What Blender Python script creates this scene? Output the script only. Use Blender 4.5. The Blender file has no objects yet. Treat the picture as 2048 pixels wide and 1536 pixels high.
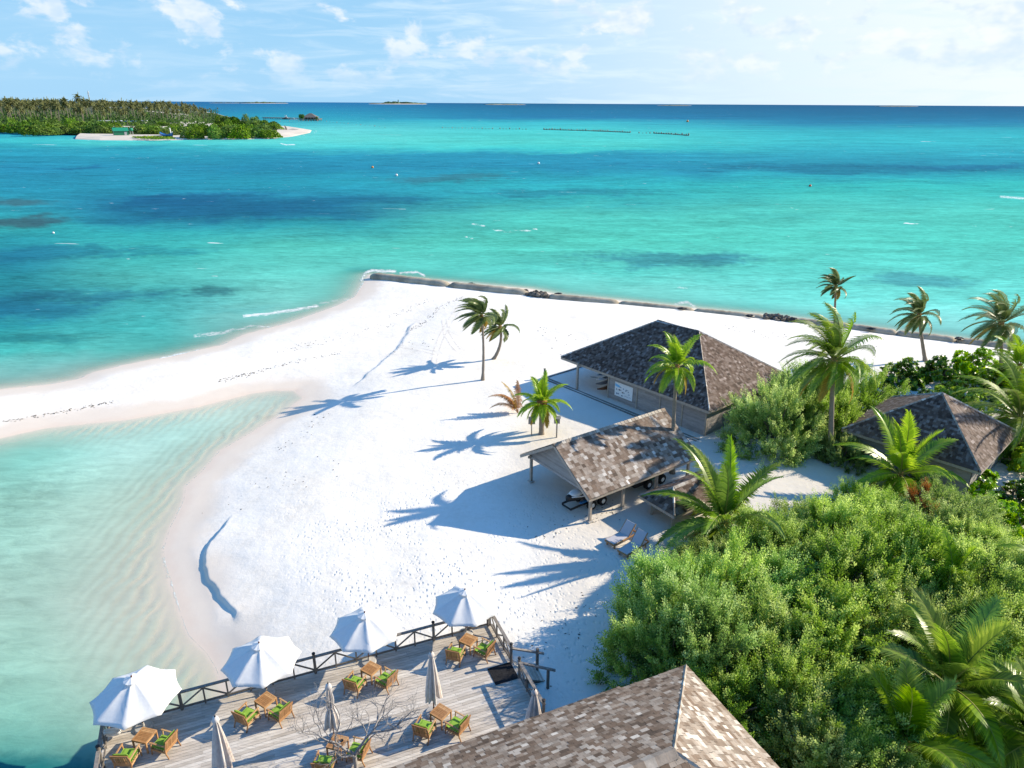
import bpy, math, random
import numpy as np
from mathutils import Vector, Matrix, Quaternion
rnd = random.Random(7); RS = np.random.RandomState(11)
R = math.radians
scene = bpy.context.scene
col = scene.collection
# ------------------------------------------------------------------ camera
FPX, CAMH, PITCH, ROLL = 1422.0, 24.0, R(21.55), R(0.31)     # focal length in 2048-wide pixels, height over the sea
cam_d = bpy.data.cameras.new("camera"); cam = bpy.data.objects.new("camera", cam_d); col.objects.link(cam)
cam_d.sensor_fit = 'HORIZONTAL'; cam_d.sensor_width = 36.0; cam_d.lens = 36.0 * FPX / 2048.0
cam_d.clip_start = 0.5; cam_d.clip_end = 150000
cam.location = (0, 0, CAMH)
cam.rotation_mode = 'QUATERNION'
cam.rotation_quaternion = Quaternion((1, 0, 0), R(90) - PITCH) @ Quaternion((0, 0, 1), ROLL)
scene.camera = cam
# ------------------------------------------------------------------ light
SUN_EL, SUN_AZ = R(28), R(18)                                 # azimuth counted from +X towards +Y
S = Vector((math.cos(SUN_EL) * math.cos(SUN_AZ), math.cos(SUN_EL) * math.sin(SUN_AZ), math.sin(SUN_EL)))
sl = bpy.data.lights.new("sun", 'SUN'); sl.energy = 5.0; sl.angle = R(0.5); sl.color = (1.0, 0.885, 0.70)
so = bpy.data.objects.new("sun", sl); col.objects.link(so)
so.rotation_mode = 'QUATERNION'; so.rotation_quaternion = S.to_track_quat('Z', 'Y')
so.location = (60, 20, 80)
scene.view_settings.view_transform = 'Standard'; scene.view_settings.look = 'None'
scene.view_settings.exposure = 0.66; scene.view_settings.gamma = 1.0
SKY_STRENGTH = 0.085
world = bpy.data.worlds.new("World"); scene.world = world; world.use_nodes = True

class NT:                                                     # tiny node helper
    def __init__(s, tree): s.t = tree; tree.nodes.clear()
    def n(s, typ, ins=None, **kw):
        nd = s.t.nodes.new(typ)
        for k, v in kw.items(): setattr(nd, k, v)
        for k, v in (ins or {}).items():
            if hasattr(v, 'is_output') or isinstance(v, bpy.types.NodeSocket): s.t.links.new(v, nd.inputs[k])
            else: nd.inputs[k].default_value = v
        return nd
    def math(s, op, a, b=0.0, c=None, clamp=False):
        d = {0: a, 1: b}
        if c is not None: d[2] = c
        return s.n('ShaderNodeMath', d, operation=op, use_clamp=clamp).outputs[0]
    def mix(s, f, a, b, blend='MIX'):
        nd = s.t.nodes.new('ShaderNodeMix'); nd.data_type = 'RGBA'; nd.blend_type = blend; nd.clamp_result = False
        for k, v in ((0, f), (6, a), (7, b)):
            if isinstance(v, bpy.types.NodeSocket): s.t.links.new(v, nd.inputs[k])
            else: nd.inputs[k].default_value = v if k == 0 else (*v[:3], 1)
        return nd.outputs[2]
    def ramp(s, f, stops, interp='LINEAR'):
        nd = s.n('ShaderNodeValToRGB', {0: f}); cr = nd.color_ramp; cr.interpolation = interp
        while len(cr.elements) < len(stops): cr.elements.new(0.5)
        for e, (p, c) in zip(cr.elements, stops): e.position = p; e.color = (*c, 1) if len(c) == 3 else c
        return nd.outputs[0]
    def mrange(s, v, a, b, c, d, smooth=True):
        nd = s.n('ShaderNodeMapRange', {0: v, 1: a, 2: b, 3: c, 4: d}); nd.interpolation_type = 'SMOOTHSTEP' if smooth else 'LINEAR'
        return nd.outputs[0]
    def noise(s, vec, scale, detail=3, rough=0.5, dist=0.0):
        return s.n('ShaderNodeTexNoise', {'Vector': vec, 'Scale': scale, 'Detail': detail, 'Roughness': rough, 'Distortion': dist}).outputs[0]
    def vmul(s, vec, m): return s.n('ShaderNodeMapping', {'Vector': vec, 'Scale': m}).outputs[0]

def build_world():
    t = NT(world.node_tree)
    sky = t.n('ShaderNodeTexSky', sky_type='NISHITA', sun_disc=False, sun_elevation=SUN_EL, sun_rotation=R(90) - SUN_AZ,
              altitude=20, air_density=1.0, dust_density=0.6, ozone_density=1.6)
    d = t.n('ShaderNodeTexCoord').outputs['Generated']
    sep = t.n('ShaderNodeSeparateXYZ', {0: d})
    x, y, z = sep.outputs
    az = t.math('ARCTAN2', x, y)                              # 0 straight ahead, + to the right (real compass angle)
    el = t.math('ARCSINE', z)
    v = t.n('ShaderNodeCombineXYZ', {0: az, 1: t.math('MULTIPLY', el, 1.7), 2: 0.3}).outputs[0]
    sdot = t.n('ShaderNodeVectorMath', {0: d, 1: tuple(S)}, operation='DOT_PRODUCT').outputs['Value']
    glow = t.mrange(sdot, 0.12, 0.80, 0, 1)
    hz = t.mrange(el, 0.0, 0.13, 1, 0)
    # puffy cumulus with sharper tops, thin veil between
    n1 = t.noise(v, 15.0, 8, 0.56, 0.2); n2 = t.noise(v, 4.2, 3, 0.5); 
    vs = t.n('ShaderNodeMapping', {'Vector': v, 'Scale': (1.0, 4.5, 1.0), 'Rotation': (0, 0, R(-6))}).outputs[0]
    n3 = t.noise(vs, 9.0, 5, 0.6, 0.6)
    cov = t.math('ADD', t.math('MULTIPLY', n1, 0.80), t.math('MULTIPLY', n2, 0.27))
    up = t.mrange(el, 0.005, 0.05, 0, 1)
    puff = t.math('MULTIPLY', t.math('MULTIPLY', t.mrange(cov, 0.522, 0.61, 0, 1), t.mrange(el, .012, .12, .55, 1)), up)
    veil = t.math('MULTIPLY', t.mrange(n3, 0.42, 0.72, 0, 0.65), t.mrange(az, -0.6, 0.05, 0.2, 1.0))
    base = t.mix(0.85, sky.outputs[0], (2.5, 5.0, 7.5))
    base = t.mix(t.math('MULTIPLY', hz, 0.42), base, (3.3, 5.7, 7.8))
    base = t.mix(t.math('MULTIPLY', glow, 0.92), base, (7.4, 7.8, 8.0))
    c = t.mix(veil, base, (5.9, 7.1, 8.0))
    shade = t.noise(v, 20.0, 3, 0.6)
    pc = t.mix(t.mrange(shade, 0.35, 0.65, 0, 1), (5.0, 6.2, 7.5), (7.4, 7.7, 7.9))
    c = t.mix(t.math('MULTIPLY', puff, 0.92), c, pc)
    # overhead, out of view, a deeper blue added for fill light in shade
    high = t.mrange(el, 0.22, 0.7, 0, 1)
    c = t.mix(high, c, t.mix(0.9, sky.outputs[0], (0.35, 2.25, 6.3)))
    bg = t.n('ShaderNodeBackground', {'Color': c, 'Strength': SKY_STRENGTH})
    out = t.n('ShaderNodeOutputWorld', {'Surface': bg.outputs[0]})
build_world()

# ------------------------------------------------------------------ where things stand (survey of the site)
_ct, _st = math.cos(PITCH), math.sin(PITCH); _cr, _sr = math.cos(ROLL), math.sin(ROLL)
def at(px, py, z=0.0):
    x = (px - 1024) / FPX; y = -(py - 768) / FPX
    x, y = _cr * x - _sr * y, _sr * x + _cr * y
    d = (x, _ct + y * _st, -_st + y * _ct); t = (z - CAMH) / d[2]
    return Vector((d[0] * t, d[1] * t, z))
def proj(p):
    p = np.asarray(p, float); X, Y, Z = p[..., 0], p[..., 1], p[..., 2] - CAMH
    zc = Y * _ct - Z * _st; yc = Y * _st + Z * _ct
    zc = np.where(zc < 0.1, 0.1, zc)
    x, y = X / zc, yc / zc
    return 1024 + FPX * (_cr * x + _sr * y), 768 - FPX * (-_sr * x + _cr * y)
def hgt(py, b):                                               # height above b that reaches image row py
    lo, hi = b[2], 60.0
    for _ in range(40):
        m = (lo + hi) / 2
        if proj((b[0], b[1], m))[1] > py: lo = m
        else: hi = m
    return lo - b[2]

# ------------------------------------------------------------------ object helpers
def tag(o, label=None, cat=None, group=None, kind=None):
    if label: o['label'] = label
    if cat: o['category'] = cat
    if group: o['group'] = group
    if kind: o['kind'] = kind
    return o
def link(o, parent=None):
    col.objects.link(o)
    if parent is not None: o.parent = parent
    return o
def thing(name, label, cat, loc=(0, 0, 0), rz=0.0, group=None):
    o = bpy.data.objects.new(name, None); link(o); o.empty_display_size = 0.3
    o.location = loc; o.rotation_euler = (0, 0, rz)
    return tag(o, label, cat, group)
def copy_tree(o, parent=None):
    c = o.copy(); col.objects.link(c)
    if parent is not None: c.parent = parent
    for ch in list(o.children): copy_tree(ch, c)
    return c
def mesh_np(name, V, F, fcol=None, mat=None, parent=None, smooth=False, pattrs=None, loops=None):
    """V (n,3); F list of index lists or (m,k) array; fcol one float per face"""
    me = bpy.data.meshes.new(name)
    V = np.asarray(V, np.float32)
    if isinstance(F, np.ndarray):
        m, k = F.shape
        me.vertices.add(len(V)); me.vertices.foreach_set('co', V.ravel())
        me.loops.add(m * k); me.loops.foreach_set('vertex_index', F.astype(np.int32).ravel())
        me.polygons.add(m); me.polygons.foreach_set('loop_start', np.arange(0, m * k, k, dtype=np.int32))
        me.update(calc_edges=True)
    else:
        me.from_pydata(V.tolist(), [], F)
    nf = len(me.polygons)
    if fcol is not None:
        a = me.attributes.new('tint', 'FLOAT', 'FACE'); a.data.foreach_set('value', np.asarray(fcol, np.float32)[:nf])
    for k, arr in (pattrs or {}).items():
        arr = np.asarray(arr, np.float32)
        if arr.ndim == 2:
            a = me.attributes.new(k, 'FLOAT_COLOR', 'POINT'); a.data.foreach_set('color', arr.ravel())
        else:
            a = me.attributes.new(k, 'FLOAT', 'POINT'); a.data.foreach_set('value', arr)
    if smooth: me.polygons.foreach_set('use_smooth', np.ones(nf, bool))
    if mat: me.materials.append(mat)
    o = bpy.data.objects.new(name, me)
    return link(o, parent)

class MB:
    """collects shapes, builds them as one mesh object"""
    def __init__(s): s.v = []; s.f = []; s.c = []
    def face(s, pts, c=None):
        b = len(s.v); s.v += [tuple(p) for p in pts]; s.f.append(list(range(b, b + len(pts)))); s.c.append(rnd.random() if c is None else c)
    def hexa(s, P, c=None):                                   # 8 corners: bottom 4, top 4
        b = len(s.v); s.v += [tuple(p) for p in P]; c = rnd.random() if c is None else c
        for q in ((0, 3, 2, 1), (4, 5, 6, 7), (0, 1, 5, 4), (1, 2, 6, 5), (2, 3, 7, 6), (3, 0, 4, 7)):
            s.f.append([b + i for i in q]); s.c.append(c)
    def box(s, x, y, z, sx, sy, sz, rz=0.0, c=None):          # centre in x,y ; z = bottom
        ca, sa = math.cos(rz), math.sin(rz); P = []
        for zz in (z, z + sz):
            for dx, dy in ((-1, -1), (1, -1), (1, 1), (-1, 1)):
                a, b = dx * sx / 2, dy * sy / 2; P.append((x + a * ca - b * sa, y + a * sa + b * ca, zz))
        s.hexa(P, c)
    def bar(s, p0, p1, w, h=None, up=(0, 0, 1), c=None):      # square bar from p0 to p1, w across, h along up
        h = w if h is None else h; p0 = Vector(p0); p1 = Vector(p1); d = (p1 - p0).normalized(); u = Vector(up)
        a = d.cross(u)
        if a.length < 1e-4: a = d.cross(Vector((1, 0, 0)))
        a.normalize(); u = a.cross(d).normalized(); P = []
        for p in (p0, p1):
            P += [p - a * w / 2 - u * h / 2, p + a * w / 2 - u * h / 2, p + a * w / 2 + u * h / 2, p - a * w / 2 + u * h / 2]
        s.hexa(P, c)
    def tube(s, pts, rad, n=8, c=None, caps=True):
        pts = [Vector(p) for p in pts]
        if not hasattr(rad, '__len__'): rad = [rad] * len(pts)
        b0 = len(s.v); c = rnd.random() if c is None else c; ref = None
        for i, p in enumerate(pts):
            d = (pts[min(i + 1, len(pts) - 1)] - pts[max(i - 1, 0)]).normalized()
            if ref is None:
                ref = d.cross(Vector((0, 0, 1)))
                if ref.length < 1e-3: ref = Vector((1, 0, 0))
            ref = (ref - d * ref.dot(d)).normalized(); q = d.cross(ref)
            for k in range(n):
                a = 2 * math.pi * k / n; s.v.append(tuple(p + (ref * math.cos(a) + q * math.sin(a)) * rad[i]))
        for i in range(len(pts) - 1):
            for k in range(n):
                s.f.append([b0 + i * n + k, b0 + i * n + (k + 1) % n, b0 + (i + 1) * n + (k + 1) % n, b0 + (i + 1) * n + k]); s.c.append(c)
        if caps:
            s.f.append([b0 + k for k in range(n)][::-1]); s.c.append(c)
            e = b0 + (len(pts) - 1) * n; s.f.append([e + k for k in range(n)]); s.c.append(c)
    def lathe(s, prof, x=0, y=0, z=0, n=20, c=None):
        b0 = len(s.v); c = rnd.random() if c is None else c
        for r, h in prof:
            for k in range(n):
                a = 2 * math.pi * k / n; s.v.append((x + r * math.cos(a), y + r * math.sin(a), z + h))
        for i in range(len(prof) - 1):
            for k in range(n):
                s.f.append([b0 + i * n + k, b0 + i * n + (k + 1) % n, b0 + (i + 1) * n + (k + 1) % n, b0 + (i + 1) * n + k]); s.c.append(c)
    def blob(s, c0, r, rr=(1, 1, 1), n=10, m=6, jit=0.15, c=None):
        b0 = len(s.v); c = rnd.random() if c is None else c
        for i in range(m + 1):
            th = math.pi * i / m
            for k in range(n):
                a = 2 * math.pi * k / n; j = 1 + rnd.uniform(-jit, jit)
                s.v.append((c0[0] + r * rr[0] * j * math.sin(th) * math.cos(a), c0[1] + r * rr[1] * j * math.sin(th) * math.sin(a), c0[2] + r * rr[2] * j * math.cos(th)))
        for i in range(m):
            for k in range(n):
                s.f.append([b0 + i * n + k, b0 + (i + 1) * n + k, b0 + (i + 1) * n + (k + 1) % n, b0 + i * n + (k + 1) % n]); s.c.append(c)
    def torus(s, c0, R0, r, axis=(0, 0, 1), n=24, m=8, c=None):
        ax = Vector(axis).normalized(); a = ax.orthogonal().normalized(); b = ax.cross(a); b0 = len(s.v); c = rnd.random() if c is None else c
        for i in range(n):
            t = 2 * math.pi * i / n; o = a * math.cos(t) + b * math.sin(t)
            for k in range(m):
                q = 2 * math.pi * k / m; s.v.append(tuple(Vector(c0) + o * (R0 + r * math.cos(q)) + ax * r * math.sin(q)))
        for i in range(n):
            for k in range(m):
                s.f.append([b0 + i * m + k, b0 + i * m + (k + 1) % m, b0 + ((i + 1) % n) * m + (k + 1) % m, b0 + ((i + 1) % n) * m + k]); s.c.append(c)
    def wheel(s, c0, r, w, axis, c=None):
        ax = Vector(axis).normalized(); c0 = Vector(c0)
        s.tube([c0 - ax * w / 2, c0 - ax * w * 0.42, c0 + ax * w * 0.42, c0 + ax * w / 2], [r * 0.86, r, r, r * 0.86], 20, c)
    def build(s, name, mat=None, parent=None, smooth=False, bevel=0.0):
        o = mesh_np(name, s.v, s.f, s.c, mat, parent, smooth)
        if bevel:
            b = o.modifiers.new('bevel', 'BEVEL'); b.width = bevel; b.segments = 2; b.limit_method = 'ANGLE'
        return o

# ------------------------------------------------------------------ materials
M = {}
def pmat(name, color, rough=0.7, spec=0.3, metal=0.0, noise=0.0, nscale=6.0, tint=None, bump=0.0, bscale=20.0, trans=0.0, stretch=(1, 1, 1), coat=0.0):
    """principled surface; tint = list of ramp stops driven by the per-face tint; noise = brightness mottling"""
    m = bpy.data.materials.new(name); m.use_nodes = True; t = NT(m.node_tree)
    oc = t.n('ShaderNodeTexCoord').outputs['Object']; v = t.vmul(oc, stretch)
    if tint:
        a = t.n('ShaderNodeAttribute', attribute_name='tint').outputs['Fac']; c = t.ramp(a, tint)
    else:
        c = t.n('ShaderNodeRGB').outputs[0]; c.default_value = (*color, 1)
    if noise:
        nz = t.noise(v, nscale, 5, 0.6); k = t.mrange(nz, 0.3, 0.7, 1 - noise, 1 + noise, False)
        c = t.n('ShaderNodeVectorMath', {0: c, 1: t.n('ShaderNodeCombineXYZ', {0: k, 1: k, 2: k}).outputs[0]}, operation='MULTIPLY').outputs[0]
    if name.startswith(('leaf_f', 'leaf_b', 'leaf_d', 'far_leaf', 'frond_g')):              # plants of one kind differ a little in hue and tone
        rn = t.n('ShaderNodeObjectInfo').outputs['Random']; hs = t.n('ShaderNodeHueSaturation', {'Color': c, 'Hue': t.mrange(rn, 0, 1, .478, .506, False), 'Saturation': t.mrange(t.math('FRACT', t.math('MULTIPLY', rn, 7.3)), 0, 1, .92, 1.12, False), 'Value': t.mrange(t.math('FRACT', t.math('MULTIPLY', rn, 13.7)), 0, 1, .9, 1.42, False)}); c = hs.outputs[0]
    p = t.n('ShaderNodeBsdfPrincipled', {'Base Color': c, 'Roughness': rough, 'Specular IOR Level': spec, 'Metallic': metal, 'Coat Weight': coat})
    if bump:
        b = t.n('ShaderNodeBump', {'Height': t.noise(v, bscale, 4, 0.6), 'Strength': bump, 'Distance': 0.02}); t.t.links.new(b.outputs[0], p.inputs['Normal'])
    sh = p.outputs[0]
    if trans:
        tr = t.n('ShaderNodeBsdfTranslucent', {'Color': c}); sh = t.n('ShaderNodeMixShader', {0: trans, 1: sh, 2: tr.outputs[0]}).outputs[0]
    t.n('ShaderNodeOutputMaterial', {'Surface': sh}); M[name] = m; return m
pmat('deck_wood', (.4, .36, .32), .75, .25, tint=[(0, (.40, .35, .29)), (.5, (.52, .465, .40)), (1, (.62, .57, .50))], noise=.22, nscale=3.0, stretch=(.6, 4, 4), bump=.3, bscale=14)
pmat('rail_wood', (.2, .18, .16), .8, .2, tint=[(0, (.13, .115, .10)), (1, (.24, .215, .19))], noise=.3, nscale=7, bump=.3)
pmat('post_cap', (.035, .032, .03), .6, .3)
pmat('teak', (.42, .20, .07), .55, .35, tint=[(0, (.30, .15, .06)), (.6, (.42, .225, .10)), (1, (.52, .32, .16))], noise=.18, nscale=9, stretch=(1, 1, 3))
pmat('green_fabric', (.235, .40, .06), .9, .1, noise=.10, nscale=30, bump=.3, bscale=60)
pmat('canvas', (.80, .80, .79), .85, .1, noise=.04, nscale=9, trans=.18, bump=.25, bscale=5)
pmat('canvas_old', (.62, .58, .55), .9, .1, tint=[(0, (.50, .42, .37)), (.5, (.60, .56, .53)), (1, (.66, .63, .61))], noise=.12, nscale=5, bump=.4, bscale=9)
pmat('dark_pole', (.10, .025, .015), .45, .4)
pmat('black', (.015, .015, .017), .5, .4)
pmat('rubber', (.02, .02, .021), .8, .2, noise=.2)
pmat('white_paint', (.78, .78, .77), .4, .4)
pmat('grey_metal', (.45, .46, .47), .4, .5, .6)
pmat('blue_paint', (.03, .18, .45), .35, .5)
pmat('green_paint', (.012, .15, .085), .4, .4)
pmat('mat_black', (.022, .022, .024), .95, .1, noise=.5, nscale=18, bump=.5, bscale=40)
pmat('siding', (.3, .28, .27), .8, .2, tint=[(0, (.255, .235, .225)), (1, (.345, .32, .305))], noise=.16, nscale=2.5, stretch=(1, 1, 4), bump=.2, bscale=12)
pmat('trim_wood', (.36, .31, .26), .8, .2, noise=.18, nscale=6)
pmat('roof_under', (.10, .085, .07), .9, .1, noise=.2)
SH = [(0, (.07, .05, .038)), (.25, (.135, .095, .07)), (.5, (.205, .165, .135)), (.72, (.28, .245, .215)), (.9, (.38, .35, .32)), (1, (.52, .495, .46))]
pmat('shingle', (.2, .2, .2), .8, .25, tint=[(p, tuple(min(.66, x * 1.25) for x in c)) for p, c in SH], noise=.24, nscale=3.5, bump=.4, bscale=25)
pmat('shingle_pale', (.2, .2, .2), .8, .25, tint=[(p, (min(.62, c[0] * 1.1 + .01), min(.62, c[1] * 1.05 + .008), min(.62, c[2] * .97 + .006))) for p, c in SH], noise=.26, nscale=2.6, bump=.4, bscale=25)
pmat('shingle_brown', (.2, .2, .2), .8, .25, tint=[(p, (c[0] * .64, c[1] * .55, c[2] * .52)) for p, c in SH], noise=.24, nscale=3.0, bump=.4, bscale=25)
pmat('geotextile', (.36, .305, .225), .9, .15, noise=.42, nscale=.55, bump=.5, bscale=3)
pmat('dark_rock', (.07, .065, .06), .85, .3, tint=[(0, (.08, .07, .058)), (1, (.22, .185, .15))], noise=.3, nscale=5)
pmat('bark', (.26, .22, .18), .9, .1, noise=.25, nscale=6, stretch=(1, 1, 5), bump=.5, bscale=9)
pmat('bare_bark', (.30, .28, .265), .85, .2, noise=.3, nscale=8, bump=.4, bscale=20)
pmat('shrub_stem', (.16, .13, .10), .9, .1)
GR = lambda a, b, c: [(0, a), (.55, b), (1, c)]
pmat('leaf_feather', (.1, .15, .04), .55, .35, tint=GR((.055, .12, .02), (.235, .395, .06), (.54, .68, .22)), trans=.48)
pmat('leaf_broad', (.1, .2, .03), .35, .5, tint=GR((.05, .15, .012), (.19, .42, .02), (.40, .58, .04)), trans=.42)
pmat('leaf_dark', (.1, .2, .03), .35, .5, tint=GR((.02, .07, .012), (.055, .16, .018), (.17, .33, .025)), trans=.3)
pmat('leaf_orange', (.4, .15, .02), .7, .2, tint=GR((.30, .10, .015), (.42, .16, .03), (.50, .24, .06)), trans=.3)
pmat('frond_green', (.06, .13, .02), .35, .5, tint=GR((.04, .10, .012), (.165, .29, .025), (.38, .48, .06)), trans=.44)
pmat('frond_bright', (.06, .13, .02), .35, .5, tint=GR((.08, .19, .010), (.31, .49, .02), (.56, .65, .04)), trans=.46)
pmat('frond_wind', (.06, .13, .02), .38, .5, tint=GR((.05, .085, .024), (.17, .235, .065), (.37, .38, .17)), trans=.38)
pmat('frond_yellow', (.4, .25, .03), .5, .35, tint=GR((.16, .15, .015), (.38, .24, .02), (.52, .33, .04)), trans=.35)
pmat('frond_dry', (.3, .16, .08), .8, .1, tint=GR((.26, .11, .04), (.46, .22, .08), (.58, .36, .16)), trans=.2)
pmat('rachis', (.24, .25, .06), .5, .3); pmat('rachis_dry', (.45, .22, .10), .7, .2)
pmat('far_leaf', (.05, .1, .02), .7, .2, tint=GR((.02, .055, .010), (.12, .235, .028), (.27, .39, .055)), trans=.3)
pmat('far_palm_leaf', (.05, .1, .02), .6, .3, tint=GR((.035, .045, .016), (.17, .19, .06), (.38, .36, .16)), trans=.3)
pmat('far_sand', (.62, .55, .46), .9, .1, noise=.15, nscale=.05)
pmat('island_floor', (.045, .07, .02), .9, .1, noise=.5, nscale=.08)
pmat('far_green', (.05, .1, .02), .8, .1, tint=GR((.03, .06, .03), (.05, .09, .04), (.08, .12, .05)))
pmat('thatch', (.17, .15, .135), .9, .1, noise=.25, nscale=2)
pmat('lounger_fabric', (.46, .44, .46), .85, .15, noise=.06, nscale=30)
pmat('red_plastic', (.62, .10, .03), .4, .4); pmat('orange_plastic', (.70, .28, .05), .4, .4)
pmat('kayak_brown', (.22, .09, .04), .4, .4); pmat('kayak_grey', (.20, .19, .20), .4, .4)
pmat('board_print', (.1, .1, .12), .6, .2, tint=[(0, (.06, .08, .16)), (.3, (.22, .16, .12)), (.5, (.12, .22, .36)), (.75, (.30, .33, .34)), (1, (.06, .06, .07))])
pmat('board_blue', (.20, .52, .80), .5, .3)
pmat('concrete', (.42, .40, .37), .9, .1, noise=.15)
pmat('string', (.62, .62, .58), .8, .1)
pmat('seaweed', (.05, .04, .03), .9, .1, tint=[(0, (.035, .03, .022)), (1, (.12, .095, .065))])
pmat('coral_dark', (.16, .15, .10), .9, .1, noise=.4, nscale=2)
# ------------------------------------------------------------------ ground and water
def sdist(X, Y, poly):
    """signed distance to a closed outline, positive inside"""
    P = np.asarray(poly, float); Q = np.roll(P, -1, 0)
    d2 = np.full(X.shape, 1e18); ins = np.zeros(X.shape, bool)
    for (ax, ay), (bx, by) in zip(P, Q):
        ex, ey = bx - ax, by - ay; L = ex * ex + ey * ey + 1e-12
        t = np.clip(((X - ax) * ex + (Y - ay) * ey) / L, 0, 1)
        d2 = np.minimum(d2, (X - ax - t * ex) ** 2 + (Y - ay - t * ey) ** 2)
        c = ((ay > Y) != (by > Y)) & (X < (bx - ax) * (Y - ay) / (by - ay + 1e-12) + ax); ins ^= c
    d = np.sqrt(d2); return np.where(ins, d, -d)
def ldist(X, Y, pts):
    d2 = np.full(X.shape, 1e18)
    for (ax, ay), (bx, by) in zip(pts[:-1], pts[1:]):
        ex, ey = bx - ax, by - ay; L = ex * ex + ey * ey + 1e-12
        t = np.clip(((X - ax) * ex + (Y - ay) * ey) / L, 0, 1); d2 = np.minimum(d2, (X - ax - t * ex) ** 2 + (Y - ay - t * ey) ** 2)
    return np.sqrt(d2)
def sst(x, a, b):
    t = np.clip((x - a) / (b - a), 0, 1); return t * t * (3 - 2 * t)
def wob(X, Y, s, seed=0):                                     # smooth irregular field about -1..1
    r = np.random.RandomState(seed); o = np.zeros(np.shape(X))
    for k in range(7):
        a = r.uniform(0, 6.28); f = s * 1.5 ** (k * 0.7) ; o += np.sin(X * f * math.cos(a) + Y * f * math.sin(a) + r.uniform(0, 6.28) + 1.3 * np.sin(X * f * .53 * math.sin(a) - Y * f * .6 * math.cos(a) + k)) / (1.25 ** k)
    return o / 3.2
def w2(pts, z=0.0): return [tuple(at(x, y, z)[:2]) for x, y in pts]
SEA_EDGE = [(728, 565), (738, 549), (900, 564), (1060, 578), (1120, 590), (1240, 601), (1400, 618), (1530, 630), (1650, 645), (1780, 662), (1900, 676), (2048, 698)]
SPIT_TOP = [(-160, 800), (0, 779), (97, 769), (158, 758), (185, 745), (243, 731), (304, 719), (340, 714), (400, 699), (444, 690), (488, 669), (576, 646), (672, 612), (710, 593)]
LAGOON = [(470, 1560), (462, 1440), (443, 1364), (433, 1335), (414, 1306), (378, 1270), (361, 1227), (343, 1168), (332, 1130), (328, 1098), (340, 1057), (354, 1031), (369, 998), (372, 972), (404, 943), (440, 902), (504, 864), (571, 822), (606, 796), (590, 781), (545, 781), (498, 788), (395, 814), (264, 838), (97, 855), (0, 876), (-160, 905)]
far_side = [(95, 66), (140, 30), (140, -30), (-5, -30), (-4, 5)]
land_poly = w2(SPIT_TOP) + w2(SEA_EDGE) + far_side + w2(LAGOON)
berm_line = [(470, 1215), (437, 1183), (414, 1148), (404, 1125), (405, 1106), (416, 1078), (434, 1060), (480, 1000), (560, 900), (640, 815), (727, 754), (766, 722), (790, 702), (810, 675), (818, 655), (850, 630), (890, 605), (930, 592)]
berm_poly = w2(berm_line, .6) + [(20, 87), (46, 72), (95, 60), (140, 30), (140, -30), (-5, -30), (-3.5, 8)] + w2([(520, 1560), (505, 1380), (480, 1290)], .6)
scarp1 = w2([(455, 1197), (437, 1183), (414, 1148), (404, 1125), (405, 1106), (416, 1078), (432, 1060)], .6)
scarp2 = w2([(727, 754), (766, 722), (790, 702), (810, 675), (818, 655)], .6)
def height(X, Y):
    sd = sdist(X, Y, land_poly); sb = sdist(X, Y, berm_poly)
    z = np.where(sd > 0, 0.62 * (1 - np.exp(-sd * 0.16)), np.maximum(sd * 0.10, -3.0))
    k1 = sst(-ldist(X, Y, scarp1), -2.2, -.3); k2 = sst(-ldist(X, Y, scarp2), -2.2, -.3)
    jag = .16 * wob(X, Y, 1.3, 5)
    soft = 4.2; sbj = sb + jag * np.maximum(k1, k2)
    up = sst(sb - 1.2, -soft, soft)
    z = z + up * np.where(sd > 0, .45, 0) * np.clip(sd / 1.5, 0, 1)
    e = np.exp(-np.abs(sb) / 1.6)
    z = z + (.17 * k1 + .14 * k2) * e * (sst(sbj, -.09, .09) - .5)
    inl = np.clip(sd / 4, 0, 1)
    z = z + inl * (.028 * wob(X, Y, .9, 2) + .04 * wob(X, Y, .25, 3))
    return z, sd, sb
def gz(x, y): return float(height(np.array([float(x)]), np.array([float(y)]))[0][0])
def ground(px, py):                                           # point of the sand seen there
    p = at(px, py, 1.0)
    for _ in range(4): p = at(px, py, gz(p.x, p.y))
    return p

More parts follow.
